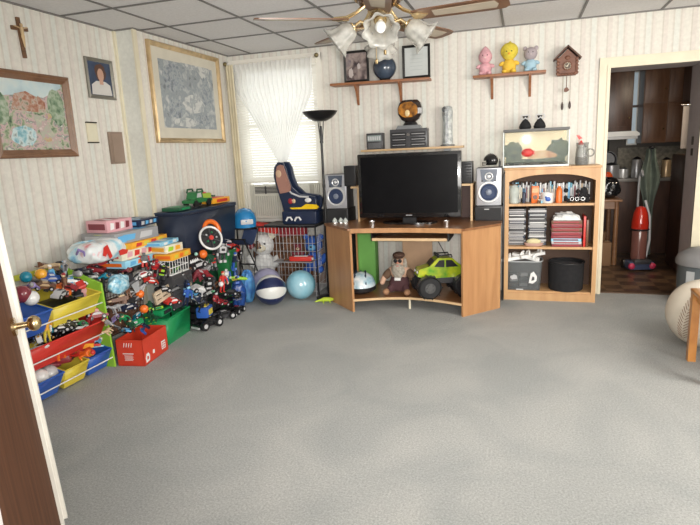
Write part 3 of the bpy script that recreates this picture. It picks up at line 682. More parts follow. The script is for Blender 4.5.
# television
tv = thing('television', 'large flat black television standing on the corner desk', 'television', (-.935, 4.695, .7295))
MB().bb(-.448, .448, -.03, .035, .050, .605, 0, .010).build('bezel', mat('gloss_black', (.008, .008, .009), .12, coat=.5), tv)
MB().bb(-.418, .418, -.0325, -.0302, .092, .578).build('screen', mat('screen_glass', (.003, .003, .004), .30, spec=.18), tv)
MB().bb(-.30, .30, .035, .075, .10, .50, 0, .02).build('rear_housing', pl('black'), tv)
MB().prism([(.21*math.cos(a)*1.15, .11*math.sin(a)) for a in [2*PI*k/32 for k in range(32)]], 0, .014).build('base', mat('gloss_black', (.008, .008, .009)), tv)
MB().bb(-.06, .06, -.012, .03, .014, .07).build('neck', pl('black'), tv)
MB().bb(-.028, .028, -.0322, -.0302, .068, .076).build('maker_badge', pl('grey'), tv)
for s_ in (-.355, .355):
    o = thing('candle_holder', ('small glass tealight holder left below the television', 'small glass tealight holder right below the television')[s_ > 0], 'candle holder', (-.92+s_*.9, 4.56, .7295))
    MB().lathe([(.003, 0), (.022, 0), (.026, .035), (.022, .036), (.018, .006)]).build('glass_cup', chrome, o)
    MB().lathe([(0, .006), (.016, .006), (.016, .022), (0, .022)]).build('wax', cl('white'), o)
for i, (x, y) in enumerate(((-1.640, 4.73), (-1.585, 4.74), (-1.535, 4.72))):
    o = thing('crystal_ornament', ['small crystal ornament on the desk corner, outermost of three', 'small crystal ornament on the desk corner, middle of three', 'small crystal ornament on the desk corner, nearest the television'][i], 'ornament', (x, y, .7295))
    MB().lathe([(0, 0), (.020, 0), (.024, .018), (.014, .034), (.004, .046), (0, .047)], seg=8).build('crystal', glassy('crystal', (.7, .75, .72), .3, .02), o, smooth=10)
    MB().cyl((0, 0, 0), (0, 0, .004), .026, seg=8).build('foot', chrome, o)

# hi-fi speakers
silver = mat('silver_plastic', (.55, .56, .60), .28, .45)
conem = mat('blue_grey_cone', (.035, .055, .12), .5, spec=.3)
def hifi(label, loc):
    t = thing('hifi_speaker', label, 'speaker', loc, 0)
    MB().bb(-.105, .105, -.09, .12, 0, .325, 0, .006).build('cabinet', pl('dgrey'), t)
    MB().bb(-.103, .103, -.105, -.091, .004, .321, 0, .008).build('front_baffle', silver, t)
    b = MB(); b.torus((0, -.105, .118), .082, .012, 0, 'y', 36, 10); b.build('woofer_ring', mat('bright_silver', (.78, .79, .80), .25, .3), t)
    MB().cyl((0, -.1085, .118), (0, -.1055, .118), .078, seg=36).torus((0, -.108, .118), .060, .006, 0, 'y', 32, 8).build('woofer_cone', conem, t)
    MB().sph((0, -.109, .118), (.026, .010, .026)).build('dust_cap', mat('cap_grey', (.22, .25, .32), .3), t)
    MB().prism([(-.060, .205), (-.072, .312), (.072, .312), (.060, .205)], -.1085, -.1052, 0, 'y').build('tweeter_plate', mat('dark_blue_grey_plate', (.09, .11, .15), .35), t)
    b = MB(); b.torus((0, -.110, .250), .030, .006, 0, 'y'); b.sph((0, -.110, .250), (.016, .008, .016)); b.build('tweeter', mat('bright_silver', (.78, .79, .80)), t)
    for s_ in (-1, 1): MB().cyl((s_*.055, -.112, .215), (s_*.055, -.104, .215), .008, seg=10).build('port', pl('black'), t)
hifi('silver and blue speaker on a black stand left of the television', (-1.683, 5.03, .8355))
hifi('silver and blue speaker right of the television under the toy helmet', (-.275, 4.94, .8535))
def blackbox(label, loc, w_, d_, h_, name='subwoofer_box'):
    t = thing(name, label, 'speaker box', loc)
    MB().bb(-w_/2, w_/2, -d_/2, d_/2, 0, h_, 0, .004).build('cabinet', mat('satin_black', (.016, .016, .018), .4), t)
    MB().bb(-w_/2+.012, w_/2-.012, -d_/2-.003, -d_/2, .012, h_-.012).build('front_panel', mat('black_mesh', (.02, .02, .022)), t)
    MB().bb(-.035, .005, -d_/2-.005, -d_/2-.003, h_*.78, h_*.84).build('badge', pl('lgrey'), t)
blackbox('black box unit under the right silver speaker on the desk', (-.275, 4.945, .7295), .23, .27, .123)
blackbox('black floor standing speaker tower left of the desk', (-1.700, 5.06, 0), .25, .26, .835, 'tower_speaker')

# toy helmet on right speaker
def football_helmet(label, loc, s, rz, c, c2):
    t = thing('football_helmet', label, 'helmet', loc, rz)
    b = MB()
    q = bmesh.ops.create_uvsphere(b.bm, u_segments=28, v_segments=18, radius=1)
    for v in list(b.bm.verts): v.co = Vector((v.co.x*s*1.12, v.co.y*s*.9, v.co.z*s+s*.95))
    dl = [v for v in b.bm.verts if v.co.z < s*.28 or (v.co.x < -s*.45 and v.co.z < s*.95)]
    bmesh.ops.delete(b.bm, geom=dl, context='VERTS')
    o = b.build('shell', c, t); sm = o.modifiers.new('thickness', 'SOLIDIFY'); sm.thickness = s*.08
    b = MB()
    for z in (.30, .52, .72): b.tube([(-s*.35, -s*.82, s*z), (-s*1.15, -s*.5, s*(z-.02)), (-s*1.38, 0, s*(z-.03)), (-s*1.15, s*.5, s*(z-.02)), (-s*.35, s*.82, s*z)], s*.045)
    b.tube([(-s*1.36, 0, s*.72), (-s*1.38, 0, s*.30)], s*.045); b.build('face_guard', c2, t)
    MB().tube([(-s*.5, 0, s*1.86), (0, 0, s*1.98), (s*.6, 0, s*1.78), (s*1.0, 0, s*1.35)], s*.07).build('stripe', c2, t)
    return t
football_helmet('small black football helmet with silver face guard on the right speaker', (-.265, 4.93, 1.1795), .058, -.5, mat('gloss_black', (.008, .008, .009)), chrome)
o = thing('small_bottle', 'tiny dark bottle leaning beside the football helmet', 'bottle', (-.190, 4.92, 1.1795)); MB().lathe([(0, 0), (.008, 0), (.010, .04), (.004, .055), (.004, .068), (0, .068)]).build('bottle_body', pl('black'), o)

# inside the desk: green box, board, doll, truck, helmet
o = thing('green_box', 'tall green box standing inside the desk at the left', 'box', (-1.395, 4.95, .1145)); MB().bb(-.085, .085, -.06, .06, 0, .50, 0, .003).build('box_body', pl('green') if False else mat('grass_green_card', (.13, .36, .07), .5), o)
MB().bb(-.075, .075, -.0612, -.0602, .02, .48).build('front_print', mat('grass_green_print', (.16, .42, .09), .5), o)
o = thing('wooden_board', 'plain tan board leaning upright inside the desk behind the doll', 'board', (-.93, 5.0, .1145)); MB().bb(-.14, .14, -.01, .01, 0, .56).build('board_panel', mat('tan_board', (.52, .33, .20), .5, var=.1), o)
MB().bb(-.14, .14, -.012, -.0102, .545, .56).build('board_edge', pine, o)

# bearded doll (a plush toy)
dl = thing('bearded_doll', 'plush doll with grey beard, brown cap and overalls sitting in the desk', 'doll', (-1.035, 4.66, .1145))
def skin_mesh(name, verts, edges, radii, m, parent, sub=2):
    me = bpy.data.meshes.new(name); me.from_pydata(verts, edges, []); me.update()
    o = bpy.data.objects.new(name, me); C.objects.link(o); o.parent = parent
    sk = o.modifiers.new('skin', 'SKIN'); sk.use_smooth_shade = True
    for i, r in enumerate(radii):
        r = r if hasattr(r, '__len__') else (r, r); me.skin_vertices[0].data[i].radius = r
    me.skin_vertices[0].data[0].use_root = True
    ss = o.modifiers.new('sub', 'SUBSURF'); ss.levels = sub; ss.render_levels = sub
    me.materials.append(m); return o
skin_mesh('body', [(0, .02, .055), (0, .02, .13), (0, .015, .20), (0, .01, .235), (0, 0, .275), (0, 0, .320),
    (-.075, .01, .195), (-.135, -.01, .135), (-.155, -.05, .070), (.075, .01, .195), (.135, -.01, .135), (.155, -.05, .070)],
    [(0, 1), (1, 2), (2, 3), (3, 4), (4, 5), (2, 6), (6, 7), (7, 8), (2, 9), (9, 10), (10, 11)],
    [.06, .07, .055, .03, .045, .038, .034, .028, .022, .034, .028, .022], mat('doll_cloth_skin', (.58, .36, .25), .8), dl)
dm = mat('maroon_brown_dungaree', (.085, .035, .040), .85, bump=.4, bs=120)
skin_mesh('overalls', [(0, .015, .055), (0, .012, .125), (0, .005, .170), (-.06, -.03, .045), (-.085, -.085, .032), (.06, -.03, .045), (.085, -.085, .032)], [(0, 1), (1, 2), (0, 3), (3, 4), (0, 5), (5, 6)],
    [(.075, .075), (.082, .080), (.060, .058), .042, .032, .042, .032], dm, dl)
sw = mat('grey_check_sleeve', (.36, .34, .30), .9, var=.3, vs=60)
for s_ in (-1, 1): skin_mesh('sleeve', [(s_*.055, .01, .205), (s_*.105, .0, .165), (s_*.140, -.015, .120)], [(0, 1), (1, 2)], [.040, .040, .036], mat('brown_sleeve', (.13, .075, .045), .9), dl)
for s_ in (-1, 1): MB().sph((s_*.052, .02, .10), (.022, .02, .10)).build('hair', mat('grey_beard_wool', (.40, .36, .30), .95, var=.3, vs=60, bump=1, bs=150), dl).location = (0, -.01, .11)
b = MB(); b.sph((0, -.045, .205), (.062, .028, .062), 0, (.1, 0, 0)); b.sph((0, -.052, .165), (.040, .022, .040)); b.build('beard', mat('grey_beard_wool', (.40, .36, .30)), dl)
b = MB(); b.sph((0, .0, .335), (.056, .056, .030)); b.sph((0, -.045, .318), (.046, .030, .008)); b.build('cap', mat('brown_cap', (.07, .035, .022), .8), dl)
b = MB()
for s_ in (-1, 1): b.torus((s_*.020, -.052, .291), .015, .0032, 0, 'y', 14, 6); b.sph((s_*.020, -.048, .291), (.012, .003, .012))
b.tube([(-.006, -.053, .291), (.006, -.053, .291)], .003); b.build('glasses', pl('black'), dl)
b = MB(); b.sph((0, -.052, .272), (.010, .010, .012)); b.build('nose', mat('doll_nose', (.62, .28, .20), .7), dl)
MB().sph((0, -.064, .248), (.016, .006, .005)).build('mouth', mat('doll_mouth', (.45, .08, .07), .6), dl)
for s_ in (-1, 1): MB().sph((s_*.095, -.125, .030), (.030, .042, .028)).build('shoe', mat('tan_shoe', (.38, .20, .11), .8), dl)
MB().bb(-.028, .028, -.078, -.072, .12, .145, 0, .003).build('bib_patch', pl('white'), dl)

# monster truck
def wheel_mb(r, w_, c=(0, 0, 0), lug=True, hub=1):
    b = MB(); b.lathe([(r*.45, -w_/2), (r*.85, -w_/2), (r, -w_*.32), (r, w_*.32), (r*.85, w_/2), (r*.45, w_/2)], c, 0, 28, (PI/2, 0, 0))
    b.cyl((c[0], c[1]-w_*.42, c[2]), (c[0], c[1]+w_*.42, c[2]), r*.5, m=hub, seg=18)
    for k in range(5):
        a = 2*PI*k/5; b.sph((c[0]+r*.28*math.cos(a), c[1]-w_*.43, c[2]+r*.28*math.sin(a)), r*.09, hub, seg=6); b.sph((c[0]+r*.28*math.cos(a), c[1]+w_*.43, c[2]+r*.28*math.sin(a)), r*.09, hub, seg=6)
    if lug:
        for k in range(18):
            a = 2*PI*k/18
            b.box((c[0]+r*1.01*math.cos(a), c[1]+(w_*.16 if k % 2 else -w_*.16), c[2]+r*1.01*math.sin(a)), (r*.12, w_*.55, r*.10), 0, (0, -a, 0))
    return b
tk = thing('monster_truck', 'lime green monster truck toy with huge black tyres in the desk', 'toy truck', (-.635, 4.625, .1145), math.radians(203)); tk.scale = (1.14, 1.12, 1.1)
trb = mat('lime_yellow_body', (.07, .30, .02), .25, vs=11, coat=.5, col2=(.55, .55, .02))
for x in (-.13, .14):
    for y in (-.105, .105): wheel_mb(.088, .085, (x, y, .092)).build('wheel', [pl('black'), mat('grey_hub', (.10, .10, .10), .4, .4)], tk)
body = [(-.19, .16), (-.20, .20), (-.12, .235), (-.05, .30), (.06, .305), (.12, .245), (.20, .225), (.215, .17), (.15, .15), (-.10, .15)]
MB().prism(body, -.062, .062, 0, 'y').build('truck_body', trb, tk, smooth=20)
b = MB()
for s_ in (-1, 1): b.prism([(-.095, .232), (-.045, .285), (.0, .288), (.0, .232)], s_*.0625-.001, s_*.0625+.001, 0, 'y'); b.prism([(.012, .232), (.012, .288), (.05, .288), (.09, .240)], s_*.0625-.001, s_*.0625+.001, 0, 'y')
b.box((.103, 0, .270), (.004, .10, .055), 0, (0, math.radians(-42), 0)); islands(b.build('window', pl('black'), tk))
b = MB(); b.cyl((-.13, -.10, .092), (-.13, .10, .092), .012); b.cyl((.14, -.10, .092), (.14, .10, .092), .012); b.bb(-.15, .16, -.035, .035, .10, .15)
for x in (-.13, .14):
    for s_ in (-1, 1): b.cyl((x, s_*.06, .10), (x*.55, s_*.045, .17), .007)
b.build('chassis', pl('dgrey'), tk)
b = MB(); b.tube([(-.05, -.05, .305), (-.045, -.05, .325), (.05, -.05, .325), (.055, -.05, .307)], .005); b.tube([(-.05, .05, .305), (-.045, .05, .325), (.05, .05, .325), (.055, .05, .307)], .005)
for y in (-.05, 0, .05): b.sph((.055, y, .325), .011)
b.build('roof_lights', pl('black'), tk)
for s_ in (-1, 1): MB().sph((.213, s_*.04, .200), (.006, .015, .010)).build('headlight', pl('white'), tk)

# bicycle helmet
hm = thing('bicycle_helmet', 'pale blue and white bicycle helmet with black rim on the desk shelf', 'helmet', (-1.375, 4.60, .1145), .2); hm.scale = (1.15, 1.1, 1.15)
b = MB(); b.lathe([(.001, .165), (.05, .155), (.09, .125), (.112, .08), (.115, .05)], seg=32); b.build('shell', mat('pale_blue_white_shell', (.16, .40, .52), .25, vs=15, coat=.4, col2=(.82, .84, .84)), hm).scale = (1, 1.2, 1)
b = MB(); b.lathe([(.001, .03), (.10, .02), (.117, .03), (.119, .055), (.112, .06)], seg=32); b.sph((-.0, 0, .015), (.09, .10, .012)); b.build('rim', pl('black'), hm).scale = (1, 1.2, 1)
b = MB()
for k in (-1, 0, 1): b.tube([(k*.045, -.115, .085), (k*.04, -.06, .143), (k*.035, .03, .162)], .008)
b.build('vent', pl('navy'), hm)

# cables behind the desk
b = MB(); b.tube([(-.80, 5.235, .60), (-.77, 5.22, .48), (-.70, 5.20, .36), (-.74, 5.20, .25), (-.62, 5.22, .16), (-.55, 5.23, .13)], .004); tag(b.build('cable', pl('black')), 'black cable looping against the wall inside the desk', 'cable')
b = MB(); b.tube([(-1.435, 5.22, 1.345), (-1.46, 5.21, 1.22), (-1.49, 5.20, 1.12), (-1.575, 5.19, .95), (-1.60, 5.20, .88)], .0025); tag(b.build('cable', pl('lgrey')), 'thin pale cable hanging from the radio to the left speaker', 'cable')

o = thing('shadow_gap_strip', 'dark strip standing in for the shadow gap between the desk and the bookshelf', 'board', (-.1535, 5.02, 0)); MB().bb(-.0055, .0055, -.12, .14, 0, 1.12, 0, .002).build('board_panel', pl('black'), o)  # black slab painted in for the shade between desk and bookshelf
# ================================================================== WALL SHELVES
def wall_shelf(label, x0, x1, z, d_, brk, m=shelfwood, tilt=0, th=.022):
    t = thing('wall_shelf', label, 'shelf', ((x0+x1)/2, YB-.001, z), (0, tilt, 0))
    hw = (x1-x0)/2
    MB().bb(-hw, hw, -d_, 0, -th, 0, 0, .003).build('shelf_board', m, t)
    if brk:
        for bx in brk:
            x = bx-(x0+x1)/2
            pr = [(0, -th), (0, -.20)] + [(-.012-.004*k-(d_*.72-.04)*(k/6)**2.2, -.20+.029*k) for k in range(1, 6)] + [(-d_*.75, -th-.012), (-d_*.75, -th)]
            MB().prism(pr, x-.011, x+.011, 0, 'x').build('bracket', m, t)
    return t
wall_shelf('long reddish wooden wall shelf with picture frames above the television', -1.755, -.815, 1.992, .15, (-1.52, -1.10), tilt=math.radians(.8))
wall_shelf('pale narrow shelf just above the television holding the radio', -1.475, -.520, 1.372, .16, None, pine, 0, .02)
wall_shelf('reddish wooden wall shelf carrying the three plush toys', -.432, .172, 1.965, .15, (-.275, .045))

blackframe = mat('black_lacquer_frame', (.012, .011, .011), .3)
ph = picture_mat('dark_photo', [(.03, .025, .03), (.12, .09, .09), (.35, .28, .26), (.10, .09, .12)], 9, .25)
framed('photo_frame', 'black framed dark photograph at the left end of the long shelf', 'picture frame', (-1.515, 5.215, 2.002), 0, .245, .285, .022, .016, blackframe, ph, shapes=[(mat('photo_pale', (.50, .44, .42), .4), blob(-.22, .30, .09, .16, 14, .2, 3)), (mat('photo_pale', (.50, .44, .42), .4), blob(.1, .5, .07, .09, 12, .2, 4))])
framed('certificate_frame', 'black framed pale certificate at the right end of the long shelf', 'picture frame', (-.945, 5.215, 1.994), 0, .255, .290, .022, .016, blackframe, mat('certificate_paper', (.55, .58, .57), .4, var=.06), shapes=[(mat('faint_ink', (.42, .46, .46), .5), [(-.22, z), (-.22, z+.012), (.22, z+.012), (.22, z)]) for z in (.25, .36, .47, .58, .70)])
o = thing('decorative_ball', 'round dark blue marbled ball on the long shelf between the frames', 'ball', (-1.235, 5.180, 1.998)); 
MB().sph((0, 0, .108), .108, seg=36).build('ball_shell', mat('dark_marbled_blue', (.015, .02, .035), .15, var=.5, vs=5, coat=.6, col2=(.07, .10, .15)), o)
MB().torus((0, 0, .006), .045, .007).build('ring_stand', pl('black'), o)

# radio, stereo, amber lamp, silver phone
silverd = mat('dark_silver', (.22, .23, .24), .35, .4)
o = thing('clock_radio', 'small dark clock radio at the left end of the low shelf', 'radio', (-1.345, 5.185, 1.3725))
MB().bb(-.078, .078, -.05, .05, 0, .150, 0, .006).build('case', pl('dgrey'), o)
b = MB(); b.bb(-.066, .066, -.0535, -.0505, .075, .130, 0)
for k in range(6): b.bb(-.06+.021*k, -.046+.021*k, -.055, -.0535, .085, .12, 1)
b.build('display', [mat('lcd_grey', (.25, .30, .29), .3), pl('lgrey')], o)
b = MB()
for k in range(5): b.bb(-.06, .06, -.0525, -.0502, .012+k*.010, .017+k*.010)
b.build('speaker_grille', silverd, o)
o = thing('mini_stereo', 'dark stacked mini stereo unit in the middle of the low shelf', 'stereo', (-1.018, 5.185, 1.3725))
MB().bb(-.175, .175, -.055, .06, 0, .172, 0, .006).build('case', pl('dgrey'), o)
b = MB()
for z in (.012, .060, .108): b.bb(-.16, -.02, -.0585, -.0552, z, z+.036, 1); b.bb(.02, .16, -.0585, -.0552, z, z+.036, 1); b.bb(-.15, -.03, -.060, -.0585, z+.015, z+.019, 0); b.bb(.03, .15, -.060, -.0585, z+.015, z+.019, 0)
b.build('front_panel', [pl('lgrey'), pl('black')], o)
MB().cyl((0, -.068, .12), (0, -.055, .12), .014, seg=16).build('dial', chrome, o)
MB().prism([(-.12, .172), (-.10, .205), (.10, .205), (.12, .172)], -.045, .045, 0, 'y').build('dock', silverd, o)
MB().sph((.165, -.03, .166), .012).build('side_knob', chrome, o)
o = thing('amber_lamp', 'dark glass lamp with amber glow shape atop the mini stereo', 'lamp', (-1.005, 5.185, 1.578))
MB().lathe([(0, 0), (.07, 0), (.06, .02), (.05, .03)]).build('base', pl('black'), o)
MB().lathe([(.05, .03), (.085, .05), (.118, .10), (.122, .15), (.105, .20), (.075, .225), (0, .228)], seg=8, rot=(0, 0, PI/8)).build('shade', mat('dark_amber_glass', (.035, .025, .022), .15, coat=.6), o, smooth=15).scale = (1, .62, 1)
MB().prism(blob(-.005, .135, .092, .072, 16, .08, 3), -.083, -.076, 0, 'y').build('amber_face', mat('amber_glass', (.07, .03, .012), .25, vs=20, coat=.4, col2=(.60, .24, .03)), o)
MB().sph((-.012, -.084, .105), (.022, .006, .030)).build('pale_highlight_figure', mat('pale_amber', (.75, .58, .30), .3), o)
o = thing('silver_bottle', 'tall silver patterned bottle at the right end of the low shelf', 'bottle', (-.665, 5.185, 1.3725))
MB().lathe([(0, 0), (.052, 0), (.050, .03), (.046, .20), (.050, .30), (.044, .345), (.03, .355), (0, .356)], seg=10).build('bottle_body', mat('etched_silver', (.30, .34, .36), .22, .75, var=.6, vs=26, col2=(.80, .84, .85)), o, smooth=10)
MB().torus((-.022, -.04, .325), .017, .005, 0, 'y').build('ring_mark', pl('dgrey'), o)
MB().lathe([(.052, 0), (.064, .0), (.066, .012), (.05, .016)]).build('foot_ring', silverd, o)
b = MB(); b.bb(-.03, .03, -.02, .02, 0, .026)
o = thing('shelf_clip', 'small dark bracket hanging under the low shelf at the right', 'bracket', (-.665, 5.18, 1.325)); b.build('clip_body', silverd, o)

# plush toys (plain, generic)
def plush(label, loc, h, cb, ch, extra, rz=0):
    t = thing('plush_toy', label, 'plush toy', loc, rz)
    b = MB(); b.sph((0, 0, h*.25), (h*.24, h*.19, h*.26)); b.sph((-h*.15, -h*.12, h*.07), (h*.10, h*.15, h*.08)); b.sph((h*.15, -h*.12, h*.07), (h*.10, h*.15, h*.08))
    b.build('body', cb, t)
    for s_ in (-1, 1): MB().sph((s_*h*.25, -h*.03, h*.34), (h*.11, h*.07, h*.07), 0, (0, s_*.5, 0)).build('arm', cb, t)
    hd = MB().sph((0, -.01, h*.68), (h*.26, h*.22, h*.25)).build('head', ch, t)
    b = MB()
    for s_ in (-1, 1): b.sph((s_*h*.085, -.01-h*.20, h*.72), h*.022)
    b.build('eyes', pl('black'), t)
    MB().sph((0, -.012-h*.21, h*.64), (h*.05, h*.03, h*.035)).build('muzzle', extra, t)
    return t
pk = cl('pink'); p = plush('pink plush toy with pointed hood, leftmost on the right shelf', (-.330, 5.185, 1.9655), .225, pk, pk, mat('pale_pink', (.85, .6, .58), .8))
MB().lathe([(.056, .165), (.045, .195), (.022, .225), (0, .245)]).build('hood', pk, p)
yl = cl('yellow'); p = plush('large yellow plush toy in the middle of the right shelf', (-.130, 5.185, 1.9655), .245, mat('golden_plush', (.80, .52, .06), .9, bump=.4, bs=140), yl, mat('orange_muzzle', (.85, .40, .05), .8))
MB().sph((0, 0, .185), (.074, .055, .070)).build('head_ruff', yl, p); MB().sph((.005, 0, .247), (.012, .012, .018)).build('tuft', yl, p)
bg = mat('blue_grey_plush', (.42, .46, .52), .9, bump=.4, bs=140); hg = mat('mauve_grey_plush', (.42, .36, .38), .9, bump=.4, bs=140)
p = plush('grey headed plush toy in pale blue, rightmost on the right shelf', (.045, 5.185, 1.9655), .215, mat('pale_blue_plush', (.35, .52, .62), .9), hg, mat('mauve_muzzle', (.55, .48, .48), .8))
for s_ in (-1, 1): MB().sph((s_*.045, 0, .190), (.018, .012, .020)).build('ear', hg, p)

# cuckoo clock
ck = thing('cuckoo_clock', 'brown carved cuckoo clock with hanging weights left of the doorway', 'clock', (.340, 5.205, 1.915))
cw = wood('dark_red_brown_wood', (.13, .05, .028), (.22, .09, .05), .5, 4)
MB().prism([(-.075, 0), (.075, 0), (.075, .13), (0, .205), (-.075, .13)], -.05, .057, 0, 'y').build('case', cw, ck)
b = MB()
for s_ in (-1, 1): b.box((s_*.052, -.005, .178), (.150, .135, .012), 0, (0, s_*math.radians(44), 0))
b.build('roof', mat('roof_brown', (.10, .045, .028), .6), ck)
b = MB()
for s_ in (-1, 1):
    for k in range(5): b.sph((s_*.074, -.052, .012+k*.028), (.014, .008, .016), 0, (0, s_*.6, 0), 8)
for k in range(6): b.sph((-.06+k*.024, -.052, .004), (.014, .008, .011), 0, None, 8)
b.sph((0, -.052, .135), (.022, .01, .016)); b.build('carving', cw, ck)
b = MB(); b.cyl((0, -.058, .070), (0, -.050, .070), .032, m=0, seg=24); b.torus((0, -.058, .07), .032, .005, 1, 'y'); b.build('dial', [pl('dgrey') if False else mat('dark_dial', (.08, .045, .03), .5), cw], ck)
b = MB(); b.box((.006, -.0605, .078), (.004, .002, .030), 0, (0, .4, 0)); b.box((-.008, -.0605, .066), (.004, .002, .022), 0, (0, -1.0, 0)); b.sph((0, -.0605, .07), .006)
for k in range(12): b.sph((.025*math.cos(k*PI/6), -.0595, .07+.025*math.sin(k*PI/6)), .0035, seg=6)
b.build('hands_and_numerals', pl('cream'), ck)
b = MB(); b.cyl((0, -.02, 0), (0, -.02, -.115), .003, seg=8); b.prism(blob(0, -.120, .020, .020, 12, .15, 2), -.024, -.018, 0, 'y'); b.build('pendulum', cw, ck)
for s_, zz in ((-1, -.22), (1, -.215)):
    b = MB(); b.cyl((s_*.030, -.02, 0), (s_*.030, -.02, zz), .0014, seg=6); b.build('chain', mat('antique_brass', (.22, .18, .09)), ck)
    b = MB(); b.lathe([(0, 0), (.006, .004), (.011, .02), (.010, .045), (.004, .065), (0, .067)], (s_*.030, -.02, zz-.065), seg=10); b.build('weight', mat('iron_brown', (.06, .04, .035), .5), ck)

# ================================================================== TORCHIERE LAMP
lp = thing('floor_lamp', 'black torchiere floor lamp with wide bowl shade near the window', 'floor lamp', (-1.745, 4.775, 0))
bk = mat('satin_black_metal', (.014, .014, .015), .35, .3)
MB().lathe([(0, 0), (.125, 0), (.125, .012), (.05, .028), (.015, .035), (0, .035)], seg=32).build('base', bk, lp)
MB().cyl((0, 0, .03), (0, 0, 1.60), .011, seg=14).build('pole', bk, lp)
b = MB()
for a in range(3): b.cyl((.010*math.cos(a*2.1), .010*math.sin(a*2.1), 1.46), (.030*math.cos(a*2.1), .030*math.sin(a*2.1), 1.655), .0045, seg=8)
b.cyl((0, 0, 1.45), (0, 0, 1.47), .016); b.build('neck', bk, lp)
b = MB(); b.lathe([(0, 1.640), (.055, 1.643), (.105, 1.668), (.145, 1.705), (.158, 1.727), (.152, 1.728), (.10, 1.680), (0, 1.655)], seg=40); b.build('bowl_shade', bk, lp)
for z in (.55, 1.05): MB().cyl((0, 0, z), (0, 0, z+.03), .0135, seg=14).build('coupling', bk, lp)

# ================================================================== CEILING FAN
fan = thing('ceiling_fan', 'brown five blade ceiling fan with frosted tulip lamp shades', 'ceiling fan', (-.69, 2.83, H-.052))
MB().cyl((0, 0, 0), (0, 0, .051), .02).build('ceiling_mount', brass, fan)
MB().lathe([(0, 0), (.075, 0), (.072, -.03), (.035, -.06), (.014, -.065)]).build('canopy', brass, fan)
MB().cyl((0, 0, -.06), (0, 0, -.13), .012).build('downrod', brass, fan)
b = MB(); b.lathe([(.02, -.118), (.085, -.125), (.115, -.15), (.118, -.215), (.100, -.245), (.06, -.26), (0, -.26)], seg=36); b.build('motor_housing', mat('oil_bronze', (.10, .055, .035), .25, .5), fan)
b = MB(); b.torus((0, 0, -.150), .117, .006); b.torus((0, 0, -.218), .119, .007); b.lathe([(.05, -.26), (.062, -.275), (.055, -.30), (.070, -.32), (.050, -.36), (.020, -.375), (0, -.378)]); b.build('brass_fitter', brass, fan)
fbl = wood('fan_blade_wood', (.11, .052, .028), (.17, .085, .045), .35, 3, (3, 3, 3))
fbp = mat('blade_inlay', (.42, .36, .28), .5, var=.1)
for k, a in enumerate((-6, 66, 138, 210, 282)):
    a = math.radians(a); rot = Matrix.Rotation(a, 3, 'Z') @ Matrix.Rotation(math.radians(-9), 3, 'X')
    b = MB(); pts = [(.17, -.045), (.22, -.058), (.54, -.068), (.60, -.060), (.622, -.035), (.622, .035), (.60, .060), (.54, .068), (.22, .058), (.17, .045)]
    b.prism(pts, -.003, .003, 0, 'z', rot, (0, 0, -.318)); b.prism([(.27, -.032), (.56, -.040), (.575, 0), (.56, .040), (.27, .032)], -.0042, .0042, 1, 'z', rot, (0, 0, -.318))
    b.build('blade', [fbl, fbp], fan)
    b = MB(); ca, sa = math.cos(a), math.sin(a)
    b.tube([(.075*ca, .075*sa, -.25), (.12*ca, .12*sa, -.285), (.17*ca, .17*sa, -.308), (.235*ca, .235*sa, -.312)], [.010, .009, .009, .006])
    b.prism([(.165, -.035), (.20, -.040), (.245, 0), (.20, .040), (.165, .035)], -.0065, -.0034, 0, 'z', rot, (0, 0, -.318)); b.build('blade_iron', brass, fan)
frost = mat('frosted_glass', (.46, .45, .41), .2, alpha=.55, coat=.5, var=.2, vs=30)
for k in range(4):
    a = math.radians(-76+90*k); d = Vector((math.cos(a), math.sin(a), 0))
    p0 = Vector((0, 0, -.335))+d*.05; p1 = Vector((0, 0, -.320))+d*.10; p2 = Vector((0, 0, -.345))+d*.135
    ln = MB().tube([p0, p1, p2], .008).build('lamp_arm', brass, fan)
    ax = (d*.80+Vector((0, 0, -.60))).normalized(); q = ax.to_track_quat('Z', 'Y').to_matrix()
    b = MB(); b.lathe([(.024, 0), (.040, .012), (.050, .040), (.052, .070), (.062, .100), (.082, .122)], p2, 0, 48, q, ruffle=.10, nr=8)
    sh = b.build('lamp_shade', frost, fan, smooth=60); sm = sh.modifiers.new('thickness', 'SOLIDIFY'); sm.thickness = .003
    b = MB(); b.cyl(p2-ax*.006, p2+ax*.022, .026, seg=20); b.torus(p2+ax*.004, .028, .004, 0, 'z', rot=q.to_euler()); b.build('shade_collar', brass, sh)
    b = MB(); b.lathe([(.012, .015), (.013, .035), (.024, .062), (.026, .080), (.018, .100), (0, .108)], p2, 0, 16, q); b.build('bulb', mat('white_bulb', (.85, .85, .82), .3, emis=(.25 if k == 2 else .05)), sh)
for s_, z in ((-.02, -.50), (.025, -.46)):
    b = MB(); b.cyl((s_, -.02, -.37), (s_, -.02, z), .0015, seg=6); b.lathe([(0, -.03), (.007, -.024), (.008, -.008), (0, 0)], (s_, -.02, z), seg=10); b.build('pull_chain', brass, fan)

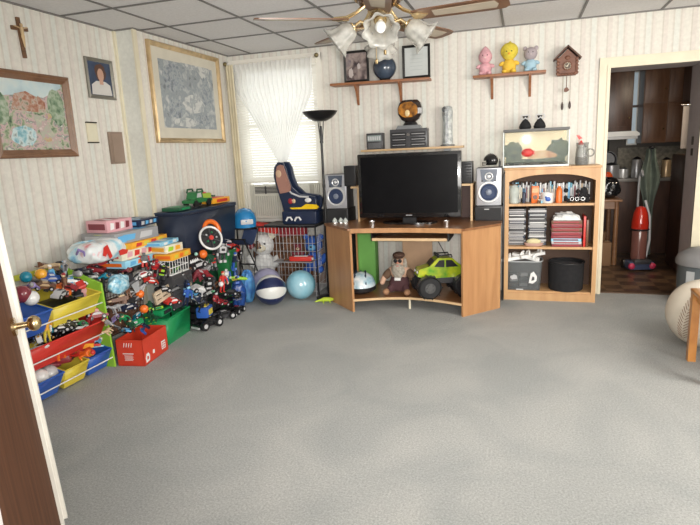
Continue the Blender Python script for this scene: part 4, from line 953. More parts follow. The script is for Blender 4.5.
# ================================================================== TOY RACK WITH BINS
rk = thing('toy_bin_rack', 'lime green toy organiser rack with white rods by the left wall', 'toy rack', (-2.84, 2.46, 0))
def rx(x): return x+2.84
for y in (.405, -.43):
    MB().prism([(rx(-3.035), 0), (rx(-2.632), 0), (rx(-2.655), .585), (rx(-2.97), .70), (rx(-3.035), .70)], y, y+.016, 0, 'y').build('side_panel', mat('lime_green_board', (.30, .58, .05), .4), rk)
for (x, z) in ((-2.662, .455), (-2.648, .255), (-2.640, .070), (-3.0, .50), (-3.0, .30), (-3.0, .11)):
    MB().cyl((rx(x), -.414, z), (rx(x), .405, z), .0042, seg=10).build('rod', pl('white'), rk)
MB().bb(rx(-3.03), rx(-3.012), -.414, .405, .665, .70).build('top_rail', mat('yellow_green_rail', (.50, .52, .06), .45), rk)
def toybin(label, y0, y1, xf, zf, c, h=.135, dep=.31, grp=None):
    t = thing('toy_bin', label, 'bin', (xf-dep/2-.008, (y0+y1)/2, zf+.033), (0, math.radians(12), 0), grp)
    hy = (y1-y0)/2-.004; hx = dep/2; k = .86
    b = MB(); th = .004
    P_ = [(-hx*k, -hy*k, 0), (hx*k, -hy*k, 0), (hx*k, hy*k, 0), (-hx*k, hy*k, 0)]; Q_ = [(-hx, -hy, h), (hx, -hy, h), (hx, hy, h), (-hx, hy, h)]
    A = [b.bm.verts.new(p) for p in P_]; B = [b.bm.verts.new(p) for p in Q_]
    b.bm.faces.new(A)
    for i in range(4): b.bm.faces.new((A[i], A[(i+1) % 4], B[(i+1) % 4], B[i]))
    o = b.build('bin_shell', pl(c), t); sm = o.modifiers.new('thickness', 'SOLIDIFY'); sm.thickness = .004; sm.offset = 0
    b = MB(); b.tube(Q_, .0065, closed=True); b.build('rim', pl(c), t)
    return t
bY = toybin('wide yellow toy bin on the top tier', 2.462, 2.862, -2.672, .395, 'yellow')
toybin('wide blue toy bin on the top tier by the door', 2.052, 2.458, -2.672, .395, 'blue')
toybin('long red toy bin on the middle tier', 2.052, 2.862, -2.658, .195, 'red', .150)
toybin('narrow blue toy bin on the bottom tier at the lime panel', 2.662, 2.862, -2.650, .008, 'blue', .130)
toybin('narrow yellow toy bin on the bottom tier', 2.458, 2.658, -2.650, .008, 'yellow', .130)
toybin('wide blue toy bin on the bottom tier by the door', 2.052, 2.454, -2.650, .008, 'blue', .130)

# ---- small toy builders: each returns one named object or thing
def rotm(r): return Euler(r).to_matrix()
def one(b, name, mats, label, cat, loc, rot, group=None):
    o = b.build(name, mats, loc=loc, rot=rot); tag(o, label, cat, group); return o
def t_ball(label, loc, s, c, c2=None, rot=(0, 0, 0), group=None, cat='ball'):
    b = MB().sph((0, 0, 0), s/2, 0, seg=24)
    if c2: b.torus((0, 0, 0), s/2*.985, s*.03, 1)
    return one(b, 'toy_ball', [mat('glossy_'+c, K[c], .15, coat=.5), pl(c2 or c)], label, cat, loc, rot, group)
def t_car(label, loc, s, c, c2='dgrey', rot=(0, 0, 0), group=None, parts=False, big=False):
    body = [(-.5, .10), (-.5, .22), (-.28, .26), (-.16, .38), (.14, .38), (.28, .25), (.48, .20), (.5, .10)]
    cab = [(-.24, .25), (-.14, .36), (.12, .36), (.24, .25)]
    B = MB().prism([(x*s, z*s) for x, z in body], -.20*s, .20*s, 0, 'y'); G = MB() if parts else B
    for q in (-1, 1): G.prism([(x*s, z*s) for x, z in cab], q*.201*s-.001, q*.201*s+.001, 1, 'y')
    B.box((0, 0, .385*s), (.22*s, .16*s, .012*s), 1)
    wr = (.16 if big else .12)*s
    if not parts:
        for x in (-.30, .30):
            for y in (-.21, .21): B.cyl((x*s, y*s-.04*s, wr), (x*s, y*s+.04*s, wr), wr, m=2, seg=12); B.cyl((x*s, y*s-.045*s, wr), (x*s, y*s+.045*s, wr), wr*.5, m=3, seg=8)
        return one(B, 'toy_car', [pl(c), pl(c2), pl('black'), pl('lgrey')], label, 'toy car', loc, rot, group)
    t = thing('toy_car', label, 'toy car', loc, rot, group)
    B.build('car_body', [mat('glossy_'+c, K[c], .15, coat=.5), pl(c2)], t, smooth=20); G.build('window', [pl('black'), pl('black')], t)
    for x in (-.30, .30):
        for y in (-.23, .23):
            b = MB(); b.cyl((x*s, y*s-.06*s, wr), (x*s, y*s+.06*s, wr), wr, seg=18); b.cyl((x*s, y*s-.065*s, wr), (x*s, y*s+.065*s, wr), wr*.5, m=1, seg=10); b.build('wheel', [pl('black'), pl('lgrey')], t)
    b = MB(); b.bb(-.54*s, -.48*s, -.2*s, .2*s, .10*s, .16*s); b.bb(.48*s, .54*s, -.2*s, .2*s, .08*s, .14*s); b.build('bumper', pl('lgrey'), t)
    return t
def t_fig(label, loc, s, c, c2='skin', c3='dgrey', rot=(0, 0, 0), group=None, name='action_figure', cat='action figure', arms=(.5, -.3)):
    t = thing(name, label, cat, loc, rot, group)
    b = MB(); b.lathe([(0, .44*s), (.10*s, .45*s), (.085*s, .56*s), (.13*s, .72*s), (.12*s, .80*s), (.04*s, .83*s), (0, .83*s)], seg=12)
    for q, a in ((-1, arms[0]), (1, arms[1])):
        e = Vector((q*(.20*s+abs(a)*.05*s), -.10*s*abs(a)-.02*s, .58*s)); h = Vector((q*.22*s, -.20*s*abs(a)-.05*s, .50*s+a*.30*s))
        b.cyl((q*.12*s, 0, .77*s), e, .045*s, .038*s, seg=8); b.cyl(e, h, .038*s, .030*s, seg=8); b.sph(h, .036*s, 1, seg=8)
    b.build('torso', [pl(c), pl(c2)], t)
    b = MB()
    for q in (-1, 1): b.cyl((q*.055*s, 0, .46*s), (q*.08*s, -.02*s, .24*s), .060*s, .05*s, seg=8); b.cyl((q*.08*s, -.02*s, .25*s), (q*.09*s, 0, .04*s), .045*s, .035*s, seg=8); b.box((q*.09*s, -.03*s, .02*s), (.07*s, .15*s, .04*s), 0, None, .006)
    b.build('legs', pl(c3), t)
    b = MB(); b.sph((0, 0, .91*s), (.085*s, .09*s, .10*s), 0, seg=12); b.sph((0, .015*s, .95*s), (.09*s, .09*s, .075*s), 1, seg=10); b.build('head', [pl(c2), pl(c3)], t)
    return t
def t_blaster(label, loc, s, c, c2='dgrey', rot=(0, 0, 0), group=None):
    b = MB(); b.prism([(x*s, z*s) for x, z in ((-.5, .02), (-.5, .16), (.10, .17), (.18, .12), (.20, -.02), (.10, -.02), (.06, -.28), (-.10, -.26), (-.04, 0), (-.3, 0))], -.05*s, .05*s, 0, 'y')
    b.cyl((-.72*s, 0, .09*s), (-.5*s, 0, .09*s), .04*s, .05*s, 1, 12); b.sph((-.05*s, 0, .20*s), (.14*s, .04*s, .05*s), 1)
    b.torus((-.14*s, 0, -.05*s), .07*s, .015*s, 0, 'y', 14, 6)
    return one(b, 'toy_blaster', [pl(c), pl(c2)], label, 'toy blaster', loc, rot, group)
def t_plane(label, loc, s, c, c2='lgrey', rot=(0, 0, 0), group=None):
    b = MB(); b.tube([(-.5*s, 0, 0), (-.3*s, 0, .01*s), (.1*s, 0, .02*s), (.42*s, 0, .0), (.5*s, 0, -.01*s)], [.02*s, .06*s, .09*s, .07*s, .02*s], 0, 12)
    b.prism([(-.12*s, 0), (-.22*s, .42*s), (-.12*s, .44*s), (.16*s, 0), (-.12*s, -.44*s), (-.22*s, -.42*s)], -.012*s, .012*s, 1)
    b.prism([(-.48*s, 0), (-.52*s, .16*s), (-.44*s, .17*s), (-.34*s, 0), (-.44*s, -.17*s), (-.52*s, -.16*s)], -.01*s, .01*s, 1); b.prism([(-.5*s, 0), (-.54*s, .18*s), (-.46*s, .18*s), (-.32*s, .02*s)], -.01*s, .01*s, 1, 'y')
    b.sph((.16*s, 0, .09*s), (.13*s, .05*s, .05*s), 2)
    return one(b, 'toy_plane', [pl(c), pl(c2), pl('black')], label, 'toy plane', loc, rot, group)
def t_heli(label, loc, s, c, c2='dgrey', rot=(0, 0, 0), group=None):
    t = thing('toy_helicopter', label, 'toy helicopter', loc, rot, group)
    b = MB(); b.sph((.12*s, 0, .18*s), (.24*s, .13*s, .14*s)); b.tube([(-.05*s, 0, .22*s), (-.35*s, 0, .26*s), (-.52*s, 0, .28*s)], [.07*s, .03*s, .02*s]); b.prism([(-.55*s, .24*s), (-.60*s, .40*s), (-.52*s, .40*s), (-.46*s, .27*s)], -.01*s, .01*s, 0, 'y'); b.build('fuselage', pl(c), t)
    b = MB(); b.cyl((.10*s, 0, .3*s), (.10*s, 0, .37*s), .015*s, seg=8)
    for k in range(3): b.box((.10*s, 0, .37*s), (.84*s, .045*s, .008*s), 0, (0, 0, k*PI/3))
    b.build('rotor', pl(c2), t)
    b = MB(); b.sph((.24*s, 0, .20*s), (.14*s, .11*s, .10*s)); b.build('canopy', pl('black'), t)
    b = MB()
    for q in (-1, 1): b.tube([(-.1*s, q*.12*s, .01*s), (.32*s, q*.12*s, .01*s)], .012*s); b.cyl((.0, q*.12*s, .01*s), (.05*s, q*.07*s, .1*s), .01*s, seg=6); b.cyl((.2*s, q*.12*s, .01*s), (.18*s, q*.07*s, .1*s), .01*s, seg=6)
    b.build('skids', pl(c2), t); return t
def t_box(label, loc, d, c, c2='white', rot=(0, 0, 0), group=None, name='game_box', cat='game box', marks=3, seed=1, c3='red'):
    t = thing(name, label, cat, loc, rot, group)
    MB().bb(-d[0]/2, d[0]/2, -d[1]/2, d[1]/2, 0, d[2], 0, .002).build('carton', mat('card_'+c, K[c], .45), t)
    b = MB(); rnd = random.Random(seed); x = d[0]/2
    for k in range(marks):   # printed shapes on the side facing the room, on the lid and on the near end
        y = -d[1]*.40+d[1]*.8*(k+.5)/marks; w2 = d[1]*.8/marks*.40
        b.prism([(y-w2, d[2]*.2), (y-w2*.7, d[2]*.8), (y+w2, d[2]*.75), (y+w2*.8, d[2]*.25)], x, x+.0012, k % 2, 'x')
        b.box((rnd.uniform(-.2, .2)*d[0], y, d[2]+.0006), (d[0]*.5, w2*1.7, .001), (k+1) % 2, (0, 0, rnd.uniform(-.3, .3)))
    b.bb(-d[0]*.4, d[0]*.4, -d[1]/2-.0012, -d[1]/2, d[2]*.25, d[2]*.75, 1)
    b.build('printed_front', [mat('card_'+c2, K[c2], .45), mat('card_'+c3, K[c3], .45)], t)
    return t
def t_block(label, loc, d, c, rot=(0, 0, 0), group=None, name='toy_block', cat='toy block', c2='black'):
    b = MB().box((0, 0, d[2]/2), d, 0, None, min(d)*.18); b.box((0, 0, d[2]*1.02), (d[0]*.6, d[1]*.6, d[2]*.12), 1, None, .002); b.box((d[0]*.5, 0, d[2]*.5), (d[0]*.08, d[1]*.6, d[2]*.5), 1)
    return one(b, name, [pl(c), pl(c2)], label, cat, loc, rot, group)
def t_dino(label, loc, s, c, c2='tan', rot=(0, 0, 0), group=None):
    b = MB(); b.tube([(-.55*s, 0, .18*s), (-.35*s, 0, .24*s), (-.12*s, 0, .30*s), (.12*s, 0, .30*s), (.25*s, 0, .38*s), (.34*s, 0, .48*s), (.40*s, 0, .50*s)], [.02*s, .05*s, .12*s, .12*s, .07*s, .055*s, .06*s], 0, 12)
    b.sph((.46*s, 0, .49*s), (.12*s, .06*s, .06*s), 0); b.sph((.48*s, 0, .455*s), (.10*s, .05*s, .03*s), 1)
    for x in (-.14, .14):
        for q in (-1, 1): b.cyl((x*s, q*.09*s, .28*s), (x*s+.02*s, q*.11*s, .01*s), .055*s, .035*s, seg=8); b.sph((x*s+.04*s, q*.11*s, .02*s), (.06*s, .035*s, .02*s), 1, seg=8)
    return one(b, 'toy_dinosaur', [pl(c), pl(c2)], label, 'toy dinosaur', loc, rot, group)
def t_robot(label, loc, s, c, c2='dgrey', c3='yellow', rot=(0, 0, 0), group=None):
    t = thing('toy_robot', label, 'toy robot', loc, rot, group)
    b = MB(); b.box((0, 0, .62*s), (.34*s, .20*s, .30*s), 0, None, .02*s); b.box((0, -.10*s, .64*s), (.18*s, .03*s, .12*s), 1, None, .005); b.box((0, 0, .43*s), (.22*s, .15*s, .10*s), 1, None, .01*s); b.build('torso', [pl(c), pl(c3)], t)
    for q in (-1, 1):
        b = MB(); b.sph((q*.22*s, 0, .70*s), .07*s, 0, seg=10); b.cyl((q*.23*s, 0, .68*s), (q*.27*s, -.03*s, .48*s), .045*s, seg=10); b.box((q*.27*s, -.06*s, .40*s), (.09*s, .10*s, .14*s), 1, None, .01*s); b.build('arm', [pl(c2), pl(c)], t)
        b = MB(); b.cyl((q*.09*s, 0, .42*s), (q*.11*s, 0, .16*s), .06*s, .07*s, seg=10); b.box((q*.11*s, -.03*s, .06*s), (.14*s, .22*s, .12*s), 1, None, .01*s); b.build('leg', [pl(c2), pl(c)], t)
    b = MB(); b.box((0, 0, .85*s), (.15*s, .14*s, .14*s), 0, None, .02*s); b.box((0, -.075*s, .86*s), (.11*s, .01*s, .04*s), 1); b.build('head', [pl(c), pl(c3)], t)
    return t
def t_ring(label, loc, R_, r, c, rot=(0, 0, 0), name='toy_ring', cat='toy ring'):
    return one(MB().torus((0, 0, 0), R_, r, 0, 'z', 36, 12), name, [mat('glossy_'+c, K[c], .15, coat=.5)], label, cat, loc, rot)
def t_bag(label, loc, d, c, c2, rot=(0, 0, 0), name='toy_bag', cat='bag', seed=1, m=None):
    t = thing(name, label, cat, loc, rot); rnd = random.Random(seed); ph = [rnd.uniform(0, 6) for _ in range(6)]
    b = MB()
    def f(u, v):
        a = 2*PI*u; e = PI*(v-.5); k = 1+.07*math.sin(3*a+ph[0]+4*e)+.05*math.sin(7*a+ph[1]-3*e)+.03*math.sin(11*a+ph[2]+9*e)
        cc = abs(math.cos(e))**.55
        return (d[0]/2*cc*math.cos(a)*k, d[1]/2*cc*math.sin(a)*k, d[2]/2*(1+math.copysign(abs(math.sin(e))**.8, math.sin(e)))*(1 if v < .5 else 1+.05*math.sin(5*a+ph[3])))
    b.grid(f, 40, 18); b.build('bag_body', m or mat('film_'+c+c2, K[c], .3, var=.1, vs=14, coat=.3, col2=K[c2]), t, smooth=80)
    return t

# ---- furniture that carries the heap
wm = mat('black_wire', (.02, .02, .022), .35, .6)
wr = thing('wire_rack', 'black wire rack beside the toy organiser stacked with game boxes', 'wire rack', (-2.855, 3.27, 0))
for x in (-.165, .165):
    for y in (-.34, .34): MB().cyl((x, y, 0), (x, y, .625), .008, seg=10).build('post', wm, wr)
for z in (.19, .617):
    b = MB()
    for k in range(12): b.cyl((-.165+.030*k, -.34, z), (-.165+.030*k, .34, z), .0028, seg=6)
    for y in (-.34, 0, .34): b.cyl((-.165, y, z), (.165, y, z), .005, seg=8)
    b.build('wire_shelf', wm, wr)
ch = thing('toy_chest', 'dark green toy chest behind the heap under the navy bin', 'toy chest', (-2.775, 4.19, 0))
MB().bb(-.110, .110, -.42, .42, 0, .555, 0, .01).build('chest_body', mat('dark_green_plastic', (.010, .075, .035), .4), ch)
MB().bb(-.113, .118, -.43, .43, .555, .585, 0, .006).build('lid', mat('dark_green_plastic', (.010, .075, .035), .4), ch)
MB().bb(.110, .116, -.06, .06, .44, .52).build('latch', pl('dgrey'), ch)
nb = thing('storage_bin', 'large navy plastic storage bin on top of the green chest', 'storage bin', (-2.752, 4.24, .586))
b = MB(); hx, hy, hh = .132, .435, .335
A = [b.bm.verts.new(p) for p in ((-hx*.88, -hy*.92, 0), (hx*.88, -hy*.92, 0), (hx*.88, hy*.92, 0), (-hx*.88, hy*.92, 0))]
B = [b.bm.verts.new(p) for p in ((-hx, -hy, hh), (hx, -hy, hh), (hx, hy, hh), (-hx, hy, hh))]; b.bm.faces.new(A)
for i in range(4): b.bm.faces.new((A[i], A[(i+1) % 4], B[(i+1) % 4], B[i]))
o = b.build('bin_shell', mat('navy_tub', (.014, .022, .045), .42), nb); sm = o.modifiers.new('thickness', 'SOLIDIFY'); sm.thickness = .004; sm.offset = 0
MB().tube([(-hx, -hy, hh), (hx, -hy, hh), (hx, hy, hh), (-hx, hy, hh)], .010, closed=True).build('rim', mat('navy_tub', (.014, .022, .045)), nb)
MB().bb(-hx-.006, hx+.008, -hy-.008, hy+.008, hh+.008, hh+.022, 0, .005).build('lid', mat('navy_lid', (.02, .035, .07), .4), nb)
cb = thing('storage_crate', 'low black slatted crate in front of the green chest', 'crate', (-2.575, 4.0, 0))
b = MB()
for z in (.02, .08, .14, .20): b.bb(-.068, .068, -.30, -.292, z, z+.045); b.bb(-.068, .068, .292, .30, z, z+.045); b.bb(.060, .068, -.30, .30, z, z+.045); b.bb(-.068, -.060, -.30, .30, z, z+.045)
b.bb(-.066, .066, -.298, .298, .0, .012); b.bb(-.068, .068, -.30, .30, .245, .255); b.build('crate_body', pl('black'), cb)

# red box, green bin
rb = thing('red_carton', 'open red cardboard box with white printing full of toys', 'carton', (-2.545, 3.065, 0), math.radians(8))
cm = mat('red_card', (.62, .050, .022), .4); b = MB(); t_ = .004; X_, Y_, Z_ = .098, .165, .185
b.bb(-X_, X_, -Y_, Y_, 0, .005); b.bb(X_-t_, X_, -Y_, Y_, 0, Z_); b.bb(-X_, -X_+t_, -Y_, Y_, 0, Z_); b.bb(-X_, X_, -Y_, -Y_+t_, 0, Z_); b.bb(-X_, X_, Y_-t_, Y_, 0, Z_)
b.build('carton_walls', cm, rb)
b = MB(); wx = X_
b.prism([(-.14, .015), (-.145, .05), (-.13, .075), (-.105, .078), (-.088, .055), (-.095, .020)], wx, wx+.001, 0, 'x'); b.prism([(-.128, .032), (-.126, .058), (-.106, .055), (-.108, .034)], wx+.001, wx+.0016, 1, 'x')
b.prism([(.075, .03), (.075, .09), (.13, .09), (.13, .03)], wx, wx+.001, 0, 'x')
for k in range(3): b.prism([(.082, .038+k*.017), (.082, .047+k*.017), (.098, .047+k*.017), (.098, .038+k*.017)], wx+.001, wx+.0016, 1, 'x'); b.prism([(.106, .038+k*.017), (.106, .047+k*.017), (.123, .047+k*.017), (.123, .038+k*.017)], wx+.001, wx+.0016, 1, 'x')
b.prism([(-.05, .05), (-.045, .075), (-.02, .07), (-.025, .045)], wx, wx+.001, 0, 'x'); b.prism([(.0, .12), (.01, .15), (.05, .145), (.06, .12)], wx, wx+.001, 1, 'x')
for k in range(5): b.bb(-.045+.004*(k % 2), .015+.006*(k % 2), -Y_-.001, -Y_, .040+k*.008, .043+k*.008, 0)
b.bb(-.055, .025, -Y_-.001, -Y_, .085, .091, 0)
for k in range(4): b.prism([(-.045+k*.018, .135), (-.038+k*.018, .165), (-.033+k*.018, .165), (-.040+k*.018, .135)], -Y_-.001, -Y_, 0, 'y')
islands(b.build('printed_mark', [pl('white'), cm], rb))
gb = thing('green_bin', 'bright green plastic bin on the carpet right of the red box', 'bin', (-2.655, 3.475, 0), math.radians(6))
b = MB(); hx, hy, hh = .130, .175, .200
A = [b.bm.verts.new(p) for p in ((-hx*.9, -hy*.94, 0), (hx*.9, -hy*.94, 0), (hx*.9, hy*.94, 0), (-hx*.9, hy*.94, 0))]
B = [b.bm.verts.new(p) for p in ((-hx, -hy, hh), (hx, -hy, hh), (hx, hy, hh), (-hx, hy, hh))]; b.bm.faces.new(A)
for i in range(4): b.bm.faces.new((A[i], A[(i+1) % 4], B[(i+1) % 4], B[i]))
gm = mat('bright_green_plastic', (.012, .26, .085), .35)
o = b.build('bin_shell', gm, gb); sm = o.modifiers.new('thickness', 'SOLIDIFY'); sm.thickness = .004; sm.offset = 0
MB().tube([(-hx, -hy, hh), (hx, -hy, hh), (hx, hy, hh), (-hx, hy, hh)], .007, closed=True).build('rim', gm, gb)
mb_ = thing('mesh_basket', 'brown mesh basket on the wire rack above the red box', 'basket', (-2.79, 3.12, .194))
b = MB(); w_, d_, h_ = .10, .17, .24
for k in range(9):
    x = -w_+2*w_*k/8
    for y in (-d_, d_): b.cyl((x, y, 0), (x*1.08, y*1.05, h_), .0022, seg=5)
for k in range(13):
    y = -d_+2*d_*k/12
    for x in (-w_, w_): b.cyl((x, y, 0), (x*1.08, y*1.05, h_), .0022, seg=5)
for k in range(7): z = h_*k/6; s_ = 1+.08*k/6; b.tube([(-w_*s_, -d_*s_, z), (w_*s_, -d_*s_, z), (w_*s_, d_*s_, z), (-w_*s_, d_*s_, z)], .0024 if k < 6 else .005, seg=5, closed=True)
b.build('mesh_walls', mat('brown_wire', (.10, .055, .04), .5), mb_); MB().bb(-w_, w_, -d_, d_, .0, .004).build('base', pl('brown'), mb_)
tag(MB().box((0, 0, .10), (.17, .30, .20), 0, None, .04).build('folded_blanket', cl('brown'), loc=(-2.79, 3.12, .199)), 'dark brown blanket stuffed in the mesh basket', 'blanket')

# game boxes stacked on the wire rack
D = math.radians
t_box('light blue flat game box at the bottom of the stack on the wire rack', (-2.84, 3.36, .6205), (.31, .44, .050), 'sky', 'lblue', (0, 0, .04), marks=4, seed=2, c3='orange')
t_box('pale pink and red game box second from the bottom of the stack', (-2.85, 3.40, .672), (.30, .46, .072), 'cream', 'pink', (0, 0, -.05), marks=5, seed=3, c3='red')
t_box('orange and yellow game box in the middle of the stack', (-2.84, 3.44, .746), (.32, .46, .045), 'amber', 'red', (0, 0, .06), marks=4, seed=4, c3='yellow')
b_ = t_box('wide grey game box with yellow green oval near the top of the stack', (-2.85, 3.35, .793), (.31, .44, .078), 'grey', 'lblue', (0, 0, -.08), marks=2, seed=5, c3='lgrey')
MB().prism([(.12*math.cos(a), .17*math.sin(a)-.06) for a in [2*PI*k/28 for k in range(28)]], .0722, .0740, 0).build('oval_print', mat('yellow_green_print', (.50, .55, .08), .4), b_)
MB().prism([(-.20, .012), (-.20, .058), (-.13, .062), (-.10, .04), (-.13, .012)], .1652, .1668, 0, 'x').build('blue_print', pl('lblue'), b_)
t_box('dark blue game box on the grey box at the right', (-2.90, 3.60, .873), (.22, .26, .050), 'navy', 'lgrey', (0, 0, .05), marks=4, seed=6, c3='lblue')
t_box('red and white game box at the very top of the stack', (-2.90, 3.30, .873), (.20, .24, .085), 'pink', 'white', (0, 0, -.1), marks=4, seed=7, c3='maroon')
t_box('yellow game box between the stack and the navy bin', (-2.72, 3.555, .655), (.16, .17, .045), 'amber', 'yellow', (0, D(-3), .1), marks=2, seed=8, c3='orange') if False else None
wb = thing('white_basket', 'white wire basket under the yellow box beside the stack', 'basket', (-2.60, 3.585, .50))
b = MB()
for k in range(8):
    for x in (-.055, .055): b.cyl((x, -.12+.034*k, 0), (x*1.1, -.12+.034*k, .11), .0025, seg=5)
for z in (0, .055, .11): b.tube([(-.056, -.12, z), (.058, -.12, z), (.058, .12, z), (-.056, .12, z)], .003, seg=5, closed=True)
b.build('basket_wires', pl('white'), wb); MB().bb(-.055, .055, -.12, .12, 0, .004).build('base', pl('white'), wb)
t_box('yellow game box lying on the white wire basket', (-2.60, 3.60, .614), (.15, .27, .050), 'amber', 'yellow', (0, 0, .05), marks=3, seed=8, c3='orange')
t_box('small cream and green game box on the yellow box', (-2.63, 3.57, .668), (.15, .20, .060), 'cream', 'lime', (0, 0, -.08), marks=2, seed=9, c3='amber')
t_box('pale blue flat box on top of the cream and green box', (-2.66, 3.54, .732), (.17, .26, .030), 'sky', 'white', (0, 0, .12), marks=3, seed=10, c3='lblue')
o = thing('tall_storage_crate', 'grey crate behind the green bin carrying the white basket', 'crate', (-2.60, 3.60, .235))
b = MB(); b.bb(-.065, .065, -.13, .13, 0, .262, 0, .004)
for k in range(4): b.bb(.065, .069, -.12, .12, .02+.06*k, .05+.06*k)
b.build('crate_body', pl('dgrey'), o)
# patterned plastic bag of nappies
pb = thing('plastic_package', 'shiny blue white and red plastic package lying above the toy organiser', 'package', (-2.79, 3.03, .705), .1); pb.scale = (1, .96, 1.15)
b = MB(); rnd = random.Random(2)
def pk_(u, v):
    a = 2*PI*u; e = PI*(v-.5); c_ = abs(math.cos(e))**.35
    k = 1+.03*math.sin(5*a+3*e)+.02*math.sin(12*a-5*e)
    return (.125*c_*math.copysign(abs(math.cos(a))**.5, math.cos(a))*k, .205*c_*math.copysign(abs(math.sin(a))**.5, math.sin(a))*k, .062*(1+math.sin(e))*(1+.04*math.sin(4*a)))
b.grid(pk_, 56, 20)
m_ = picture_mat('package_print', [(.12, .32, .62), (.38, .66, .78), (.82, .86, .86), (.75, .80, .82), (.70, .10, .12)], 7, .22, (1, 1, 1), .4)
b.build('package_film', m_, pb, smooth=80)
b = MB(); b.prism([(-.13, .050), (-.11, .095), (-.07, .105), (-.045, .06), (-.03, .03), (-.06, .02), (-.08, .06), (-.105, .04)], .1255, .130, 0, 'x'); b.prism([(.06, .02), (.05, .05), (.10, .055), (.16, .04), (.14, .02)], .1255, .130, 0, 'x')
islands(b.build('red_print', pl('red'), pb))
MB().tube([(-.02, -.195, .07), (.02, -.225, .10), (.05, -.215, .085), (.04, -.195, .06)], .008).build('carry_strap', pl('purple'), pb)
# ---- the heap of toys, one by one
t_ball('shiny teal ball on the top tier nearest the door', (-2.860, 2.497, 0.711), 0.07, 'teal', rot=(-0.5, 0.1, 0))
t_ball('orange yellow ball right of the teal ball', (-2.860, 2.606, 0.704), 0.07, 'amber', rot=(-0.3, 0.2, 0))
t_ball('dull maroon ball in the blue top bin', (-2.760, 2.365, 0.643), 0.105, 'maroon', rot=(0.3, -0.9, 0))
t_ball('white ball in front of the maroon ball', (-2.735, 2.398, 0.611), 0.09, 'white', rot=(-1.0, 0.7, 0))
t_ball('shiny black ball beside the orange yellow ball', (-2.860, 2.757, 0.663), 0.085, 'black', rot=(-0.5, -0.5, 0))
t_blaster('grey toy blaster behind the white ball in the blue bin', (-2.800, 2.575, 0.643), 0.163, 'dgrey', 'grey', rot=(0.30, 0.20, 0.40))
t_car('small blue toy car tipped beside the orange yellow ball', (-2.840, 2.646, 0.650), 0.125, 'blue', 'lgrey', rot=(0.50, 0.20, 1.20))
t_blaster('bright orange toy blaster in the yellow bin', (-2.760, 2.642, 0.589), 0.213, 'orange', 'red', rot=(1.20, 0.20, -0.90))
t_plane('grey and white toy spaceship above the yellow bin', (-2.860, 2.881, 0.641), 0.275, 'lgrey', 'white', rot=(0.10, -0.15, -0.60))
t_plane('white toy spaceship with black canopy in the yellow bin', (-2.800, 2.778, 0.613), 0.2, 'white', 'lgrey', rot=(0.20, 0.30, 1.00))
t_car('dark red toy car in the yellow bin', (-2.760, 2.705, 0.579), 0.106, 'dred', 'black', rot=(0.30, 0.20, 0.40))
t_car('red toy car at the right end of the yellow bin', (-2.780, 2.817, 0.570), 0.125, 'red', 'white', rot=(0.20, 0.10, -0.50))
t_fig('teal toy figure lying at the right end of the yellow bin', (-2.800, 2.953, 0.598), 0.163, 'teal', 'tan', 'navy', rot=(1.40, 0.20, 1.50))
t_car('brown toy car behind the red car in the yellow bin', (-2.840, 2.940, 0.593), 0.112, 'brown', 'tan', rot=(0.10, 0.30, 0.90))
t_fig('purple toy figure lying behind the white ball', (-2.820, 2.520, 0.650), 0.15, 'purple', 'tan', 'grey', rot=(1.30, 0.30, 0.60))
t_plane('tan toy glider against the wall behind the black ball', (-2.930, 2.779, 0.717), 0.213, 'tan', 'brown', rot=(0.20, 0.10, 1.40))
t_block('dark red block at the lime panel top corner', (-2.880, 3.082, 0.609), (.10, .12, .04), 'dred', rot=(0.30, -0.02, 2.02))
t_blaster('navy toy blaster lying behind the red block', (-2.920, 3.073, 0.632), 0.25, 'navy', 'dgrey', rot=(1.40, 0.10, 1.30))
t_car('black toy car jumbled among others in the long red bin', (-2.730, 2.356, 0.350), .075, 'black', 'blue', rot=(-0.35, 0.11, 2.21), group='black cars in the red bin')
t_car('yellow toy car jumbled among others in the long red bin', (-2.760, 2.393, 0.314), .075, 'yellow', 'lgrey', rot=(0.17, -0.35, 1.55), group='yellow cars in the red bin')
t_car('dark toy car jumbled among others in the long red bin', (-2.790, 2.435, 0.297), .075, 'dgrey', 'black', rot=(-0.47, 0.29, -0.16), group='dark cars in the red bin')
t_car('white toy car jumbled among others in the long red bin', (-2.730, 2.405, 0.349), .075, 'white', 'amber', rot=(0.21, 0.34, -0.63), group='white cars in the red bin')
t_car('black toy car jumbled among others in the long red bin', (-2.760, 2.447, 0.332), .075, 'black', 'teal', rot=(0.44, 0.30, -2.42), group='black cars in the red bin')
t_car('blue toy car jumbled among others in the long red bin', (-2.790, 2.477, 0.311), .075, 'blue', 'grey', rot=(0.47, -0.05, 0.76), group='blue cars in the red bin')
t_car('grey toy car jumbled among others in the long red bin', (-2.730, 2.449, 0.373), .075, 'lgrey', 'black', rot=(-0.11, -0.12, 0.51), group='grey cars in the red bin')
t_car('black toy car jumbled among others in the long red bin', (-2.760, 2.489, 0.325), .075, 'black', 'white', rot=(0.18, 0.34, 2.14), group='black cars in the red bin')
t_car('orange yellow toy car jumbled among others in the long red bin', (-2.790, 2.536, 0.299), .075, 'amber', 'dgreen', rot=(-0.34, 0.29, 2.79), group='orange yellow cars in the red bin')
t_car('teal toy car jumbled among others in the long red bin', (-2.730, 2.506, 0.377), .075, 'teal', 'black', rot=(0.21, -0.23, 1.99), group='teal cars in the red bin')
t_car('grey toy car jumbled among others in the long red bin', (-2.760, 2.543, 0.357), .075, 'grey', 'dgrey', rot=(-0.44, 0.28, 2.94), group='grey cars in the red bin')
t_car('black toy car jumbled among others in the long red bin', (-2.790, 2.572, 0.307), .075, 'black', 'black', rot=(-0.09, -0.28, -1.24), group='black cars in the red bin')
